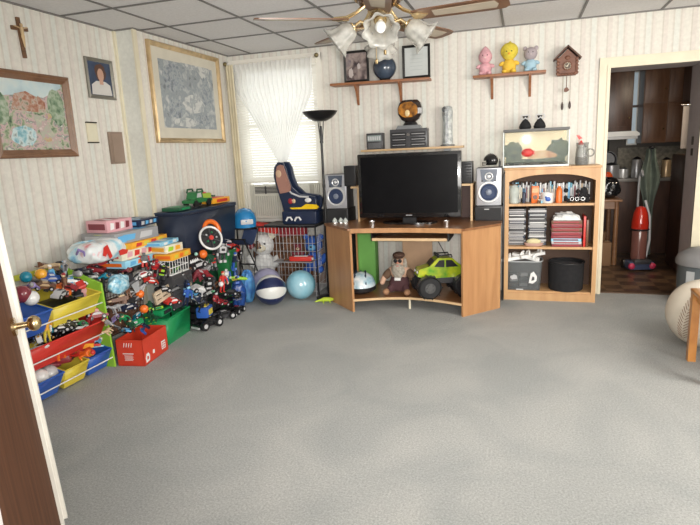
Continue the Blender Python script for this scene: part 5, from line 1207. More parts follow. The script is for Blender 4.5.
t_car('white toy car jumbled among others in the long red bin', (-2.730, 2.553, 0.376), .075, 'white', 'yellow', rot=(-0.46, 0.09, -2.73), group='white cars in the red bin')
t_car('green toy car jumbled among others in the long red bin', (-2.760, 2.596, 0.364), .075, 'dgreen', 'dgrey', rot=(0.38, 0.38, 0.03), group='green cars in the red bin')
t_car('black toy car jumbled among others in the long red bin', (-2.790, 2.642, 0.330), .075, 'black', 'white', rot=(-0.42, 0.08, -2.81), group='black cars in the red bin')
t_car('dark toy car jumbled among others in the long red bin', (-2.730, 2.599, 0.406), .075, 'dgrey', 'black', rot=(0.11, -0.28, -2.75), group='dark cars in the red bin')
t_car('black toy truck with white windows at the middle of the red bin', (-2.700, 2.538, 0.363), 0.106, 'black', 'white', rot=(0.10, 0.10, 0.90), big=True)
t_car('dark toy truck with white wheels beside the black one', (-2.720, 2.620, 0.354), 0.106, 'dgrey', 'white', rot=(0.10, 0.10, 0.30), big=True)
t_dino('lime green toy creature in the red bin', (-2.760, 2.691, 0.376), 0.163, 'lime', 'yellow', rot=(0.10, 0.10, 1.00))
t_fig('green toy figure lying in the red bin', (-2.740, 2.734, 0.357), 0.15, 'green', 'tan', 'dgrey', rot=(1.40, 0.10, 0.90))
t_car('red toy racing car at the right end of the red bin', (-2.740, 2.842, 0.364), 0.15, 'red', 'pink', rot=(0.05, 0.10, 1.30))
t_car('orange toy car behind the red racing car', (-2.800, 2.859, 0.391), 0.125, 'orange', 'dgrey', rot=(0.10, 0.10, 1.50))
t_ball('white ball in the wide blue bottom bin', (-2.710, 2.348, 0.141), 0.1, 'white', rot=(0.7, -0.4, 0))
t_ball('pale grey ball in the wide blue bottom bin', (-2.720, 2.421, 0.128), 0.11, 'lgrey', rot=(0.9, 0.8, 0))
t_plane('maroon toy glider over the balls in the bottom bin', (-2.760, 2.431, 0.173), 0.188, 'maroon', 'dred', rot=(0.10, 0.20, 1.00))
t_dino('orange toy dinosaur with yellow jaw above the small yellow bin', (-2.710, 2.493, 0.197), 0.188, 'orange', 'amber', rot=(0.20, 0.00, 1.70))
t_fig('orange and red toy figure lying over the small yellow bin', (-2.700, 2.592, 0.186), 0.188, 'orange', 'amber', 'red', rot=(1.40, 0.10, 1.50))
t_ball('tiny white ball beside the orange dinosaur', (-2.720, 2.567, 0.201), 0.03, 'white', rot=(-0.2, -0.1, 0))
t_blaster('red toy blaster between the yellow and blue bottom bins', (-2.700, 2.694, 0.188), 0.188, 'red', 'orange', rot=(1.30, 0.00, 2.60))
t_car('light blue toy car in the small blue bottom bin', (-2.720, 2.787, 0.188), 0.112, 'lblue', 'white', rot=(0.20, 0.10, 0.60))
t_car('pink toy car beside the light blue car', (-2.730, 2.860, 0.175), 0.1, 'pink', 'white', rot=(0.20, 0.10, 1.50))
t_block('purple block behind the light blue car', (-2.780, 2.790, 0.190), (.06, .07, .04), 'purple', rot=(0.01, 0.09, 0.57))
t_blaster('pale blue small toy blaster at the lime panel', (-2.710, 2.852, 0.151), 0.1, 'sky', 'white', rot=(1.30, 0.00, 0.60))
t_bag('shiny blue and white chequered bag right of the yellow bin', (-2.660, 3.012, 0.488), (.12, .20, .12), 'sky', 'white', (0, .3, .3), seed=3, name='chequered_bag', m=mat('check_blue_film', (.10, .42, .62), .25, var=.5, vs=42, coat=.4, col2=(.62, .82, .88)))
t_blaster('grey toy blaster behind the chequered bag', (-2.720, 3.014, 0.593), 0.2, 'dgrey', 'lgrey', rot=(1.20, 0.20, 1.40))
t_plane('dark toy jet with silver streaks right of the chequered bag', (-2.660, 3.195, 0.522), 0.26, 'dgrey', 'lgrey', rot=(0.40, -0.50, 1.00))
t_plane('black toy jet above the dark one', (-2.720, 3.203, 0.571), 0.22, 'black', 'dgrey', rot=(0.30, -0.30, 1.40))
t_plane('grey toy jet below the dark jet', (-2.640, 3.247, 0.465), 0.18, 'grey', 'white', rot=(0.30, -0.50, 0.80))
t_fig('maroon toy figure lying under the game boxes', (-2.780, 3.206, 0.591), 0.15, 'maroon', 'tan', 'dred', rot=(1.40, 0.20, 1.20))
t_block('dark tray under the light blue box', (-2.740, 3.329, 0.579), (.09, .16, .035), 'dgrey', rot=(0.00, 0.00, 0.10))
t_ball('orange ball on the toys behind the red box', (-2.600, 3.168, 0.435), 0.06, 'orange', rot=(0.1, 0.2, 0))
t_ball('lower orange ball between the red box and the tan toy', (-2.530, 3.104, 0.345), 0.062, 'orange', rot=(0.9, 0.0, 0))
t_car('grey toy car under the orange ball', (-2.620, 3.140, 0.382), 0.12, 'dgrey', 'grey', rot=(-0.04, 0.13, -1.57))
t_robot('dark red toy robot between the jets and the brown creatures', (-2.640, 3.374, 0.526), 0.16, 'dred', 'black', 'red', rot=(0.50, 0.30, 0.80))
t_car('bright red toy car below the dark red robot', (-2.600, 3.290, 0.486), 0.11, 'red', 'white', rot=(0.40, 0.30, 1.00))
t_robot('black toy robot with lime chest right of the red robot', (-2.620, 3.431, 0.458), 0.17, 'black', 'dgrey', 'lime', rot=(0.30, 0.30, 0.60))
t_fig('black and grey action figure beside the lime chest robot', (-2.640, 3.560, 0.458), 0.17, 'black', 'lgrey', 'dgrey', rot=(0.30, 0.20, 1.00))
t_car('black toy car behind the slotted tan toy', (-2.580, 3.400, 0.389), 0.12, 'black', 'lgrey', rot=(0.20, 0.10, 1.10), big=True)
o = thing('slotted_toy', 'tan slotted toy plank leaning on the green bin', 'toy', (-2.565, 3.40, .335), (0.08, -.12, .10))
b = MB()
for z in (0, .034, .068): b.bb(-.008, .008, -.135, .135, z, z+.024)
for y in (-.135, -.05, .05, .115): b.bb(-.0075, .0075, y, y+.022, 0, .092)
b.build('slotted_panel', mat('tan_plastic', (.62, .50, .36), .5), o)
t_car('red toy car lying in the green bin under the tan toy', (-2.530, 3.424, 0.290), 0.13, 'red', 'white', rot=(0.20, 0.10, 1.30))
t_blaster('green toy blaster in the green bin', (-2.580, 3.320, 0.287), 0.18, 'lime', 'green', rot=(1.30, 0.00, 1.00))
t_block('flat green block in the green bin', (-2.620, 3.363, 0.225), (.16, .16, .05), 'green', rot=(0.00, 0.00, 0.10))
t_car('dark green toy car at the far end of the green bin', (-2.620, 3.636, 0.159), 0.13, 'dgreen', 'black', rot=(-0.12, 0.29, 0.13))
t_fig('grey toy figure lying at the left of the red box', (-2.540, 2.859, 0.285), 0.13, 'grey', 'tan', 'dgrey', rot=(0.85, -0.39, -0.51))
t_fig('bright green toy figure on top of the red box', (-2.560, 2.964, 0.292), 0.14, 'green', 'tan', 'dgreen', rot=(0.88, -0.38, 0.69))
t_car('green toy car heaped in the red box', (-2.580, 3.074, 0.242), 0.1, 'green', 'lgrey', rot=(0.93, -0.35, 0.76))
t_blaster('navy toy blaster across the red box', (-2.540, 3.106, 0.226), 0.15, 'navy', 'grey', rot=(0.77, 0.14, -0.88))
t_dino('dark green toy dinosaur in the red box', (-2.560, 3.220, 0.211), 0.13, 'dgreen', 'lime', rot=(1.01, 0.19, -2.87))
t_car('light blue toy car in the red box front', (-2.580, 2.945, 0.219), 0.09, 'lblue', 'lgrey', rot=(0.36, 0.14, 2.78))
t_fig('dark green toy figure in the red box front', (-2.540, 2.978, 0.224), 0.12, 'dgreen', 'tan', 'dgrey', rot=(0.55, -0.03, 0.56))
t_blaster('blue toy blaster in the red box front', (-2.560, 3.102, 0.182), 0.12, 'blue', 'grey', rot=(0.62, -0.11, -1.12))
t_car('purple toy car behind the grey figure in the red box', (-2.580, 2.896, 0.327), 0.1, 'purple', 'lgrey', rot=(0.67, 0.08, -1.20))
t_robot('dark green toy robot behind the red box toys', (-2.540, 3.171, 0.273), 0.13, 'dgreen', 'black', 'lime', rot=(0.68, 0.22, -2.84))
t_dino('tan toy dinosaur at the left edge of the red box', (-2.560, 2.804, 0.268), 0.11, 'tan', 'cream', rot=(0.87, 0.19, -1.14))
t_car('teal toy car behind the green car in the red box', (-2.580, 3.102, 0.277), 0.1, 'teal', 'lgrey', rot=(0.52, 0.24, -1.57))
t_dino('brown toy dinosaur on the black crate', (-2.600, 3.672, 0.367), 0.24, 'brown', 'tan', rot=(0.00, 0.00, 1.50))
t_dino('maroon toy dinosaur right of the brown one', (-2.600, 3.902, 0.352), 0.25, 'maroon', 'tan', rot=(0.00, 0.00, 1.90))
t_dino('grey toy dinosaur behind the brown one', (-2.640, 3.857, 0.422), 0.2, 'grey', 'tan', rot=(0.00, 0.00, 1.20))
t_car('silver toy car above the maroon dinosaur', (-2.620, 3.922, 0.460), 0.2, 'lgrey', 'black', rot=(0.10, -0.10, 1.30))
t_car('grey toy car right of the silver car', (-2.600, 4.035, 0.400), 0.16, 'grey', 'lgrey', rot=(0.10, -0.20, 1.70))
o = thing('black_toy_case', 'black toy case with white scribbled mark in front of the green chest', 'toy case', (-2.622, 3.88, .44), (0, 0, .03))
MB().bb(-.035, .035, -.16, .16, 0, .15, 0, .01).build('case_body', pl('black'), o)
b = MB()
for k in range(5): b.tube([(.0365, -.09+k*.026, .085), (.0365, -.08+k*.026, .11), (.0365, -.075+k*.026, .085), (.0365, -.066+k*.026, .10)], .004, seg=6)
b.build('scribbled_mark', pl('white'), o)
t_ball('orange ball below the white rimmed wheel', (-2.580, 3.986, 0.568), 0.075, 'orange', rot=(-0.6, -0.1, 0))
t_ball('tiny mint green ball beside the orange ball', (-2.570, 3.868, 0.591), 0.03, 'mint', rot=(0.4, -0.8, 0))
o = thing('green_crate', 'dark green plastic tub behind the black vehicles right of the dinosaurs', 'tub', (-2.57, 4.345, .0), .05)
MB().bb(-.06, .06, -.09, .09, 0, .52, 0, .02).build('tub_body', mat('forest_green_plastic', (.02, .17, .05), .35), o)
MB().bb(-.065, .065, -.095, .095, .52, .535, 0, .005).build('rim', mat('forest_green_plastic', (.02, .17, .05), .35), o)
t_car('large glossy red toy car above the blue bags', (-2.580, 4.468, 0.494), 0.2, 'red', 'white', rot=(0.20, 0.50, 1.50), parts=True)
t_robot('grey and white toy robot beside the green tub', (-2.500, 4.144, 0.467), 0.18, 'lgrey', 'dgrey', 'black', rot=(0.10, 0.10, 0.90))
t_robot('white and blue toy robot below the grey one', (-2.460, 4.111, 0.287), 0.14, 'lgrey', 'blue', 'white', rot=(0.10, 0.10, 0.50))
t_car('navy toy car behind the red car', (-2.620, 4.439, 0.556), 0.16, 'navy', 'lgrey', rot=(0.10, 0.20, 1.40))
t_car('large black toy truck with yellow badge on the carpet beside the green bin', (-2.450, 3.75, 0), .24, 'black', 'yellow', (0, 0, 1.25), parts=True, big=True)
t_block('blue and yellow toy engine block on top of the large black truck', (-2.46, 3.74, .098), (.10, .13, .09), 'blue', (0, 0, .2), c2='yellow')
t_car('black toy buggy with silver wheels right of the large black truck', (-2.435, 3.98, 0), .20, 'dgrey', 'lgrey', (0, 0, 1.0), parts=True, big=True)
t_car('smaller black toy motor truck on the carpet before the blue bags', (-2.41, 4.17, 0), .17, 'black', 'dred', (0, 0, 1.6), parts=True, big=True)
t_fig('blue toy figure behind the large black truck', (-2.500, 3.541, 0.242), 0.17, 'blue', 'sky', 'navy', rot=(0.20, 0.20, 1.10))
t_robot('black toy robot standing behind the black buggy', (-2.500, 3.872, 0.224), 0.19, 'black', 'dgrey', 'lgrey', rot=(0.10, 0.10, 1.00))
t_car('white toy van lying on the crate front', (-2.520, 3.750, 0.291), 0.17, 'lgrey', 'white', rot=(0.30, 0.50, 1.30))
t_blaster('white toy blaster with green tip above the black buggy', (-2.470, 3.801, 0.270), 0.2, 'white', 'green', rot=(1.30, 0.30, 2.50))
t_fig('red toy figure with raised arm above the black toys', (-2.460, 4.032, 0.227), 0.18, 'red', 'tan', 'red', rot=(0.10, 0.10, 1.10))
t_ball('small white ball above the red toy figure', (-2.450, 4.012, 0.303), 0.045, 'white', rot=(-0.4, -0.3, 0))
t_car('dark red toy car perched on the black motor truck', (-2.420, 3.947, 0.137), 0.13, 'dred', 'black', rot=(0.20, 0.30, 1.40))
t_car('light blue toy car under the white van', (-2.550, 3.721, 0.272), 0.14, 'lblue', 'navy', rot=(0.30, 0.20, 1.50))
t_fig('black toy figure leaning on the large black truck', (-2.460, 3.675, 0.155), 0.16, 'black', 'dgrey', 'black', rot=(0.30, 0.20, 1.30))
t_fig('dark red action figure between the two black trucks', (-2.440, 3.836, 0.133), 0.15, 'dred', 'lgrey', 'black', rot=(0.20, 0.20, 1.30))
t_heli('black toy helicopter on the carpet at the far end of the heap', (-2.440, 4.221, 0.104), 0.17, 'black', 'grey', rot=(0.00, 0.00, 1.20))
t_robot('dark grey toy robot with red visor by the green tub', (-2.580, 4.132, 0.397), 0.17, 'dgrey', 'grey', 'red', rot=(0.10, 0.00, 1.00))
t_fig('dark green action figure beneath the yellow box', (-2.660, 3.708, 0.531), 0.16, 'dgreen', 'tan', 'dgrey', rot=(0.50, 0.20, 1.10))
t_car('grey toy car left of the chequered bag', (-2.720, 3.034, 0.495), 0.12, 'grey', 'white', rot=(0.20, -0.04, 2.13))
t_blaster('brown toy blaster across the mesh basket', (-2.620, 3.023, 0.430), 0.16, 'brown', 'tan', rot=(-0.20, -0.10, 0.90))
t_fig('dark grey toy figure beside the orange ball', (-2.620, 3.085, 0.427), 0.15, 'dgrey', 'tan', 'brown', rot=(0.23, -0.03, -1.65))
t_car('navy toy car above the red box', (-2.600, 3.026, 0.358), 0.12, 'navy', 'lgrey', rot=(-0.23, 0.02, -1.86))
t_dino('grey toy dinosaur above the left of the red box', (-2.620, 2.951, 0.365), 0.13, 'grey', 'lgrey', rot=(0.18, 0.20, -1.90))
t_car('silver toy car inside the white wire basket', (-2.580, 3.366, 0.598), 0.1, 'lgrey', 'dgrey', rot=(-0.13, 0.18, 0.85))
t_robot('dark toy robot at the left of the white basket', (-2.660, 3.328, 0.574), 0.14, 'dgrey', 'red', 'white', rot=(0.18, -0.09, -2.22))
t_car('dark green toy car behind the lime chest robot', (-2.600, 3.601, 0.498), 0.13, 'dgreen', 'lime', rot=(-0.12, 0.18, -1.37))
t_blaster('black toy blaster beneath the black toy case', (-2.590, 3.697, 0.510), 0.2, 'black', 'grey', rot=(-0.09, -0.05, -0.48))
t_fig('dark grey action figure left of the white van', (-2.530, 3.646, 0.343), 0.16, 'dgrey', 'lgrey', 'black', rot=(-0.05, 0.25, -2.06))
t_car('black toy car with blue windows above the green bin', (-2.550, 3.517, 0.359), 0.14, 'black', 'blue', rot=(-0.30, 0.27, 2.28))
t_robot('navy toy robot behind the large black truck', (-2.530, 3.584, 0.302), 0.15, 'navy', 'blue', 'sky', rot=(0.29, -0.04, 2.70))
t_car('brown toy car between the tub and the black robot', (-2.520, 4.009, 0.267), 0.15, 'brown', 'black', rot=(0.26, -0.17, 1.47))
t_blaster('dark toy blaster with red sight above the brown car', (-2.520, 3.990, 0.342), 0.18, 'dgrey', 'dred', rot=(0.20, 0.10, 0.11))
t_dino('dark green toy dinosaur under the orange ball', (-2.560, 4.049, 0.486), 0.16, 'dgreen', 'green', rot=(-0.13, -0.10, -1.64))
t_car('black toy car left of the large red car', (-2.560, 4.190, 0.529), 0.16, 'black', 'lgrey', rot=(-0.26, 0.05, -1.28))
t_fig('navy toy figure beside the grey robot', (-2.480, 4.267, 0.369), 0.17, 'navy', 'lgrey', 'blue', rot=(0.19, -0.27, 2.42))
t_robot('blue toy robot in front of the blue bags', (-2.460, 4.281, 0.236), 0.16, 'blue', 'navy', 'white', rot=(0.12, 0.25, 2.38))
t_car('black toy car under the blue robot', (-2.440, 4.158, 0.158), 0.15, 'black', 'dgrey', rot=(0.24, 0.05, -2.92))
t_fig('pale action figure on the black buggy', (-2.460, 3.773, 0.202), 0.15, 'lgrey', 'white', 'dgrey', rot=(0.15, -0.20, -1.20))
t_car('navy toy car with white windows behind the black buggy', (-2.480, 3.690, 0.225), 0.14, 'navy', 'white', rot=(0.10, 0.01, -0.52))
t_blaster('tan and brown toy blaster between the dinosaurs', (-2.560, 3.727, 0.379), 0.22, 'tan', 'brown', rot=(0.26, 0.07, -0.95))
t_car('dark red toy car above the maroon dinosaur tail', (-2.570, 3.922, 0.392), 0.15, 'dred', 'lgrey', rot=(-0.15, 0.22, -0.14))
t_fig('brown toy figure left of the brown dinosaur', (-2.580, 3.507, 0.425), 0.15, 'brown', 'tan', 'dgreen', rot=(0.17, -0.09, -1.82))
t_car('white toy car with red windows below the silver jets', (-2.620, 3.245, 0.534), 0.13, 'white', 'dred', rot=(0.02, 0.19, -1.97))
t_plane('silver grey toy jet right of the chequered bag top', (-2.700, 3.050, 0.542), 0.2, 'lgrey', 'dgrey', rot=(0.18, 0.25, 1.84))
t_car('dark red toy car between the package and the lime panel', (-2.860, 3.146, 0.647), 0.163, 'dred', 'grey', rot=(0.19, -0.30, 0.77))
t_blaster('brown toy blaster behind the orange yellow ball', (-2.900, 2.683, 0.660), 0.2, 'brown', 'tan', rot=(0.22, -0.27, -1.37))
t_robot('grey toy robot lying behind the orange blaster', (-2.840, 2.754, 0.624), 0.15, 'grey', 'dgrey', 'lblue', rot=(-0.14, 0.02, -0.46))
t_dino('black toy dinosaur in the yellow bin right half', (-2.830, 2.910, 0.587), 0.163, 'black', 'dgrey', rot=(-0.02, 0.17, -2.99))
t_car('brown toy car beside the white ball in the blue bin', (-2.800, 2.556, 0.623), 0.125, 'brown', 'tan', rot=(-0.27, -0.22, -2.25))
t_car('grey toy car above the yellow bin corner', (-2.760, 2.942, 0.581), 0.138, 'grey', 'white', rot=(-0.26, 0.28, 2.13))
t_blaster('dark red toy blaster at the right end of the red bin', (-2.720, 2.798, 0.344), 0.175, 'dred', 'red', rot=(-0.25, 0.00, -1.10))
t_car('grey toy jeep behind the lime creature in the red bin', (-2.800, 2.803, 0.380), 0.138, 'grey', 'black', rot=(-0.11, -0.09, 0.88))
t_fig('orange yellow toy figure among the cars in the red bin', (-2.700, 2.432, 0.330), 0.163, 'amber', 'tan', 'yellow', rot=(0.05, -0.08, -1.85))
t_plane('white toy plane at the near end of the red bin', (-2.700, 2.344, 0.318), 0.163, 'white', 'lgrey', rot=(-0.10, -0.23, 0.33))
t_blaster('yellow orange toy blaster over the yellow bottom bin', (-2.720, 2.666, 0.198), 0.188, 'amber', 'red', rot=(0.13, -0.07, -2.52))
t_block('dark red block behind the orange dinosaur', (-2.800, 2.586, 0.127), (.16, .16, .05), 'dred', rot=(-0.19, -0.08, 0.63))
t_block('dark grey tray under the toys in the yellow top bin', (-2.835, 2.662, .445), (.23, .33, .05), 'dgrey', (0, .21, 0), name='toy_tray', cat='toy tray')
t_block('black tray under the cars in the long red bin', (-2.82, 2.457, .250), (.23, .72, .05), 'black', (0, .21, 0), name='toy_tray', cat='toy tray')
t_car('silver toy car at the near front of the yellow bin', (-2.740, 2.608, 0.560), 0.125, 'lgrey', 'dgrey', rot=(0.17, -0.07, 1.81))
t_fig('brown toy figure at the front of the yellow bin', (-2.760, 2.690, 0.543), 0.15, 'brown', 'tan', 'dred', rot=(0.07, -0.04, -0.77))
t_car('black toy car in the middle of the yellow bin', (-2.760, 2.753, 0.526), 0.125, 'black', 'grey', rot=(-0.00, 0.12, -0.48))
t_blaster('pink toy blaster near the far end of the yellow bin', (-2.770, 2.833, 0.525), 0.163, 'pink', 'red', rot=(0.12, -0.02, -1.53))
t_robot('dark toy robot lying at the far end of the yellow bin', (-2.800, 2.922, 0.535), 0.163, 'dgrey', 'black', 'sky', rot=(0.02, 0.12, -2.57))
t_car('light blue toy car deep in the yellow bin', (-2.840, 2.797, 0.586), 0.138, 'lblue', 'white', rot=(-0.05, -0.04, 2.28))
t_dino('tan toy dinosaur in the middle of the yellow bin', (-2.820, 2.840, 0.556), 0.15, 'tan', 'brown', rot=(0.26, -0.08, 2.39))
t_fig('light blue toy figure deep in the yellow bin by the blue bin', (-2.840, 2.700, 0.598), 0.15, 'lblue', 'tan', 'white', rot=(0.17, -0.14, -0.22))
t_plane('grey toy plane with red wings at the lime panel corner', (-2.800, 2.971, 0.544), 0.188, 'grey', 'dred', rot=(-0.23, 0.19, 0.97))
t_car('white toy car near the far front of the red bin', (-2.700, 2.670, 0.332), 0.125, 'white', 'black', rot=(0.23, 0.18, 1.01))
t_car('dark red toy car at the lime panel end of the red bin', (-2.700, 2.849, 0.343), 0.138, 'dred', 'lgrey', rot=(0.14, 0.04, -2.38))
t_fig('white toy figure among the cars of the red bin', (-2.740, 2.529, 0.351), 0.15, 'white', 'tan', 'black', rot=(0.05, -0.30, -2.14))
t_robot('black and yellow toy robot at the near end of the red bin', (-2.740, 2.428, 0.335), 0.138, 'black', 'white', 'yellow', rot=(0.16, -0.27, -2.45))
t_dino('pale toy dinosaur in the middle of the red bin', (-2.740, 2.614, 0.342), 0.138, 'lgrey', 'white', rot=(-0.24, 0.23, -1.93))
# ================================================================== ITEMS ON THE NAVY BIN AND THE CART
def t_truck(label, loc, s, rot):
    t = thing('toy_truck', label, 'toy truck', loc, rot)
    gm_ = mat('forest_green_plastic', (.02, .17, .05), .35)
    b = MB(); b.prism([(x*s, z*s) for x, z in ((-.5, .12), (-.5, .20), (-.30, .24), (-.22, .42), (.02, .44), (.06, .24), (.5, .20), (.5, .12))], -.17*s, .17*s, 0, 'y'); b.build('truck_body', gm_, t, smooth=20)
    b = MB(); b.bb(.06*s, .48*s, -.16*s, .16*s, .20*s, .36*s, 0, .01); b.sph((.25*s, 0, .34*s), (.17*s, .12*s, .07*s), 1); b.build('load', [pl('lime') if False else mat('yellow_green_load', (.35, .50, .06), .5), pl('red')], t)
    b = MB()
    for q in (-1, 1): b.prism([(x*s, z*s) for x, z in ((-.25, .27), (-.20, .39), (-.04, .40), (-.02, .27))], q*.171*s-.001, q*.171*s+.001, 0, 'y')
    islands(b.build('window', pl('lgrey'), t))
    for x in (-.32, .30):
        for y in (-.17, .17): MB().cyl((x*s, y*s-.03*s, .10*s), (x*s, y*s+.03*s, .10*s), .10*s, seg=16).build('wheel', pl('black'), t)
    b = MB(); b.tube([(-.24*s, -.17*s, .40*s), (-.20*s, -.17*s, .50*s), (.02*s, -.17*s, .50*s), (.06*s, -.17*s, .40*s)], .008); b.tube([(-.24*s, .17*s, .40*s), (-.20*s, .17*s, .50*s), (.02*s, .17*s, .50*s), (.06*s, .17*s, .40*s)], .008); islands(b.build('roll_bar', pl('dgreen'), t))
    return t
t_truck('green toy truck with yellow and red load on the navy bin', (-2.745, 4.24, .950), .30, (0, 0, D(86)))
t_block('flat dark green toy tray at the left end of the navy bin lid', (-2.745, 3.92, .950), (.16, .20, .030), 'dgreen', (0, 0, .1), c2='green', name='toy_tray', cat='toy tray')
t_block('orange and cream play set on the right end of the navy bin lid', (-2.745, 4.53, .950), (.15, .28, .050), 'amber', (0, 0, -.05), c2='red', name='play_set', cat='play set')
o = t_fig('small red toy figure lying on the play set', (-2.745, 4.52, 1.012), .13, 'red', 'tan', 'dgreen', (D(-85), 0, D(80)))
# white rimmed wheel and orange ring leaning on the bin
wl = thing('toy_spinner', 'black spoked toy wheel with thick white rim', 'toy wheel', (-2.535, 4.06, .695), (0, D(68), D(-32)))
MB().torus((0, 0, 0), .098, .010, 0, 'z', 40, 10).build('white_rim', mat('glossy_white', K['white'], .15, coat=.5), wl)
b = MB(); b.cyl((0, 0, -.012), (0, 0, .0), .089, seg=36); b.build('dark_disc', pl('black'), wl)
b = MB()
for k in range(6): a = k*PI/3; b.cyl((.02*math.cos(a), .02*math.sin(a), .006), (.086*math.cos(a), .086*math.sin(a), .006), .006, seg=6)
b.build('spokes', pl('dgrey'), wl)
b = MB(); b.cyl((0, 0, .0), (0, 0, .016), .020, seg=16)
for k in range(5): a = 2*PI*k/5+.3; b.sph((.048*math.cos(a), .048*math.sin(a), .010), .009, 1 if k % 2 else 2, seg=8)
b.build('hub', [pl('red'), pl('lgrey'), pl('green')], wl)
t_ring('glossy orange ring hanging on the navy bin behind the white rimmed wheel', (-2.590, 4.17, .745), .078, .022, 'orange', (0, D(74), D(-20)))
o = thing('toy_cart', 'black tubular toy cart with thin legs right of the toy heap', 'toy cart', (-2.55, 4.70, 0))
o.scale = (.62, 1, 1)
b = MB()
for s_ in (-1, 1): b.tube([(s_*.14, -.12, .03), (s_*.12, .0, .32), (s_*.12, .12, .66)], .008); b.tube([(s_*.14, .14, .03), (s_*.12, .0, .34), (s_*.10, -.16, .60)], .008)
for y, z in ((.12, .66), (-.16, .60), (-.12, .06), (.14, .06), (0, .33)): b.cyl((-.13, y, z), (.13, y, z), .007, seg=8)
b.build('cart_frame', bk, o)
for x in (-.14, .14):
    for y in (-.12, .14): MB().cyl((x-.012, y, .03), (x+.012, y, .03), .030, seg=16).build('wheel', pl('black'), o)
MB().grid(lambda u, v: (-.12+.24*u, -.15+.27*v, .60+.06*v-.10*math.sin(PI*v)), 6, 12).build('cart_seat', mat('navy_seat_cloth', (.03, .05, .12), .8), o)
o = thing('blue_helmet', 'glossy blue toy helmet on top of the black cart', 'helmet', (-2.60, 4.80, .672), .4)
b = MB(); b.lathe([(.001, .20), (.06, .185), (.10, .14), (.115, .08), (.108, .0), (.10, .0)], seg=28); b.build('shell', mat('glossy_lblue', (.02, .22, .50), .15, coat=.5), o)
MB().torus((0, 0, .004), .106, .009).build('rim', pl('black'), o); MB().box((.03, -.10, .07), (.12, .02, .05), 0, (0, 0, .2), .01).build('visor', pl('lgrey'), o)
t_bag('blue shiny bag leaning beside the cart wheels', (-2.475, 4.52, 0), (.13, .16, .30), 'blue', 'lblue', (0, 0, .2), seed=4, name='blue_bag')
t_bag('dark blue crumpled bag between the heap and the blue bag', (-2.47, 4.33, 0), (.12, .15, .24), 'navy', 'blue', (0, 0, -.2), seed=6, name='blue_bag')
o = t_plane('lime yellow toy glider lying over the blue bags', (-2.46, 4.30, .285), .20, 'lime', 'yellow', (0, D(8), D(30)))

# ================================================================== PLAY BASKET IN THE CORNER
pc = thing('plush_crate', 'white wire mesh toy cage in the corner filled with plush toys', 'toy cage', (-2.31, 5.03, 0))
b = MB(); x0, x1, y0, y1, zt_ = -.42, .42, -.165, .14, .672
for k in range(23):
    x = x0+(x1-x0)*k/22; b.cyl((x, y0, .03), (x, y0, zt_), .0022, seg=5)
for k in range(9):
    y = y0+(y1-y0)*k/8
    for x in (x0, x1): b.cyl((x, y, .03), (x, y, zt_), .0022, seg=5)
for k in range(9): z = .03+(zt_-.03)*k/8; b.tube([(x0, y0, z), (x1, y0, z), (x1, y1, z), (x0, y1, z)], .0022, seg=5, closed=True)
b.build('wire_mesh', mat('pale_wire', (.60, .60, .60), .35, .4), pc)
b = MB(); b.tube([(x0, y0, zt_), (x1, y0, zt_), (x1, y1, zt_), (x0, y1, zt_)], .008, closed=True)
for x in (x0, x1):
    for y in (y0, y1): b.cyl((x, y, 0), (x, y, zt_), .008, seg=8)
b.build('frame', wm, pc); MB().bb(x0, x1, y0, y1, .03, .036).build('base', pl('lgrey'), pc)
MB().bb(x0+.30, x1, y0, y1, zt_+.008, zt_+.020).build('lid_board', pl('dgrey'), pc)
def bear(label, loc, h, c, c2, rz=0, rx_=0, ears=True, eyes=True):
    t = thing('plush_bear', label, 'plush toy', loc, (rx_, 0, rz))
    m_ = cl(c); m2 = cl(c2)
    b = MB(); b.sph((0, 0, h*.28), (h*.25, h*.20, h*.28))
    for q in (-1, 1): b.sph((q*h*.27, -h*.05, h*.36), (h*.09, h*.10, h*.17), 0, (0, q*.5, 0)); b.sph((q*h*.17, -h*.15, h*.09), (h*.11, h*.18, h*.10))
    b.build('body', m_, t)
    MB().sph((0, -h*.02, h*.74), (h*.25, h*.22, h*.24)).build('head', m_, t)
    MB().sph((0, -h*.22, h*.69), (h*.11, h*.09, h*.085)).build('muzzle', m2, t)
    if ears:
        for q in (-1, 1): MB().sph((q*h*.20, 0, h*.94), (h*.085, h*.04, h*.085)).build('ear', m2 if c == 'white' else m_, t)
    b = MB()
    for q in (-1, 1): b.sph((q*h*.09, -h*.215, h*.79), h*.026, seg=8)
    b.sph((0, -h*.305, h*.72), (h*.035, h*.02, h*.025), seg=8); b.build('eyes_and_nose', pl('black'), t)
    return t
bear('big white plush bear with dark eye patches in the wire cage', (-2.525, 5.01, .13), .46, 'white', 'cream', .2)
b = MB(); b.sph((0, 0, 0), (.038, .022, .045)); 
tag(b.build('plush_patch_ball', cl('maroon'), loc=(-2.602, 4.885, .485)), 'small dark red plush ball left of the white bear face', 'plush toy')
tag(MB().sph((0, 0, 0), (.036, .020, .046)).build('plush_patch_ball', cl('brown'), loc=(-2.525, 4.880, .485)), 'small dark brown plush ball against the white bear face', 'plush toy')
tag(MB().box((0, 0, .0), (.80, .035, .50), 0, None, .015).build('comforter', cl('brown'), loc=(-2.31, 5.145, .300)), 'dark brown comforter standing along the back of the wire cage', 'blanket')
bear('dark brown plush bear in the middle of the wire cage', (-2.235, 5.02, .20), .37, 'brown', 'brown', -.2)
bear('reddish brown plush bear sitting low in the wire cage', (-2.115, 4.945, .33), .17, 'maroon', 'tan', .3)
bear('blue plush animal at the right side of the wire cage', (-1.975, 5.02, .20), .37, 'blue', 'lblue', .1)
tag(MB().box((0, 0, .0), (.30, .14, .085), 0, (0, D(8), 0), .03).build('red_cushion', cl('red'), loc=(-2.49, 5.04, .640)), 'red cushion lying on top of the white bear in the cage', 'cushion')
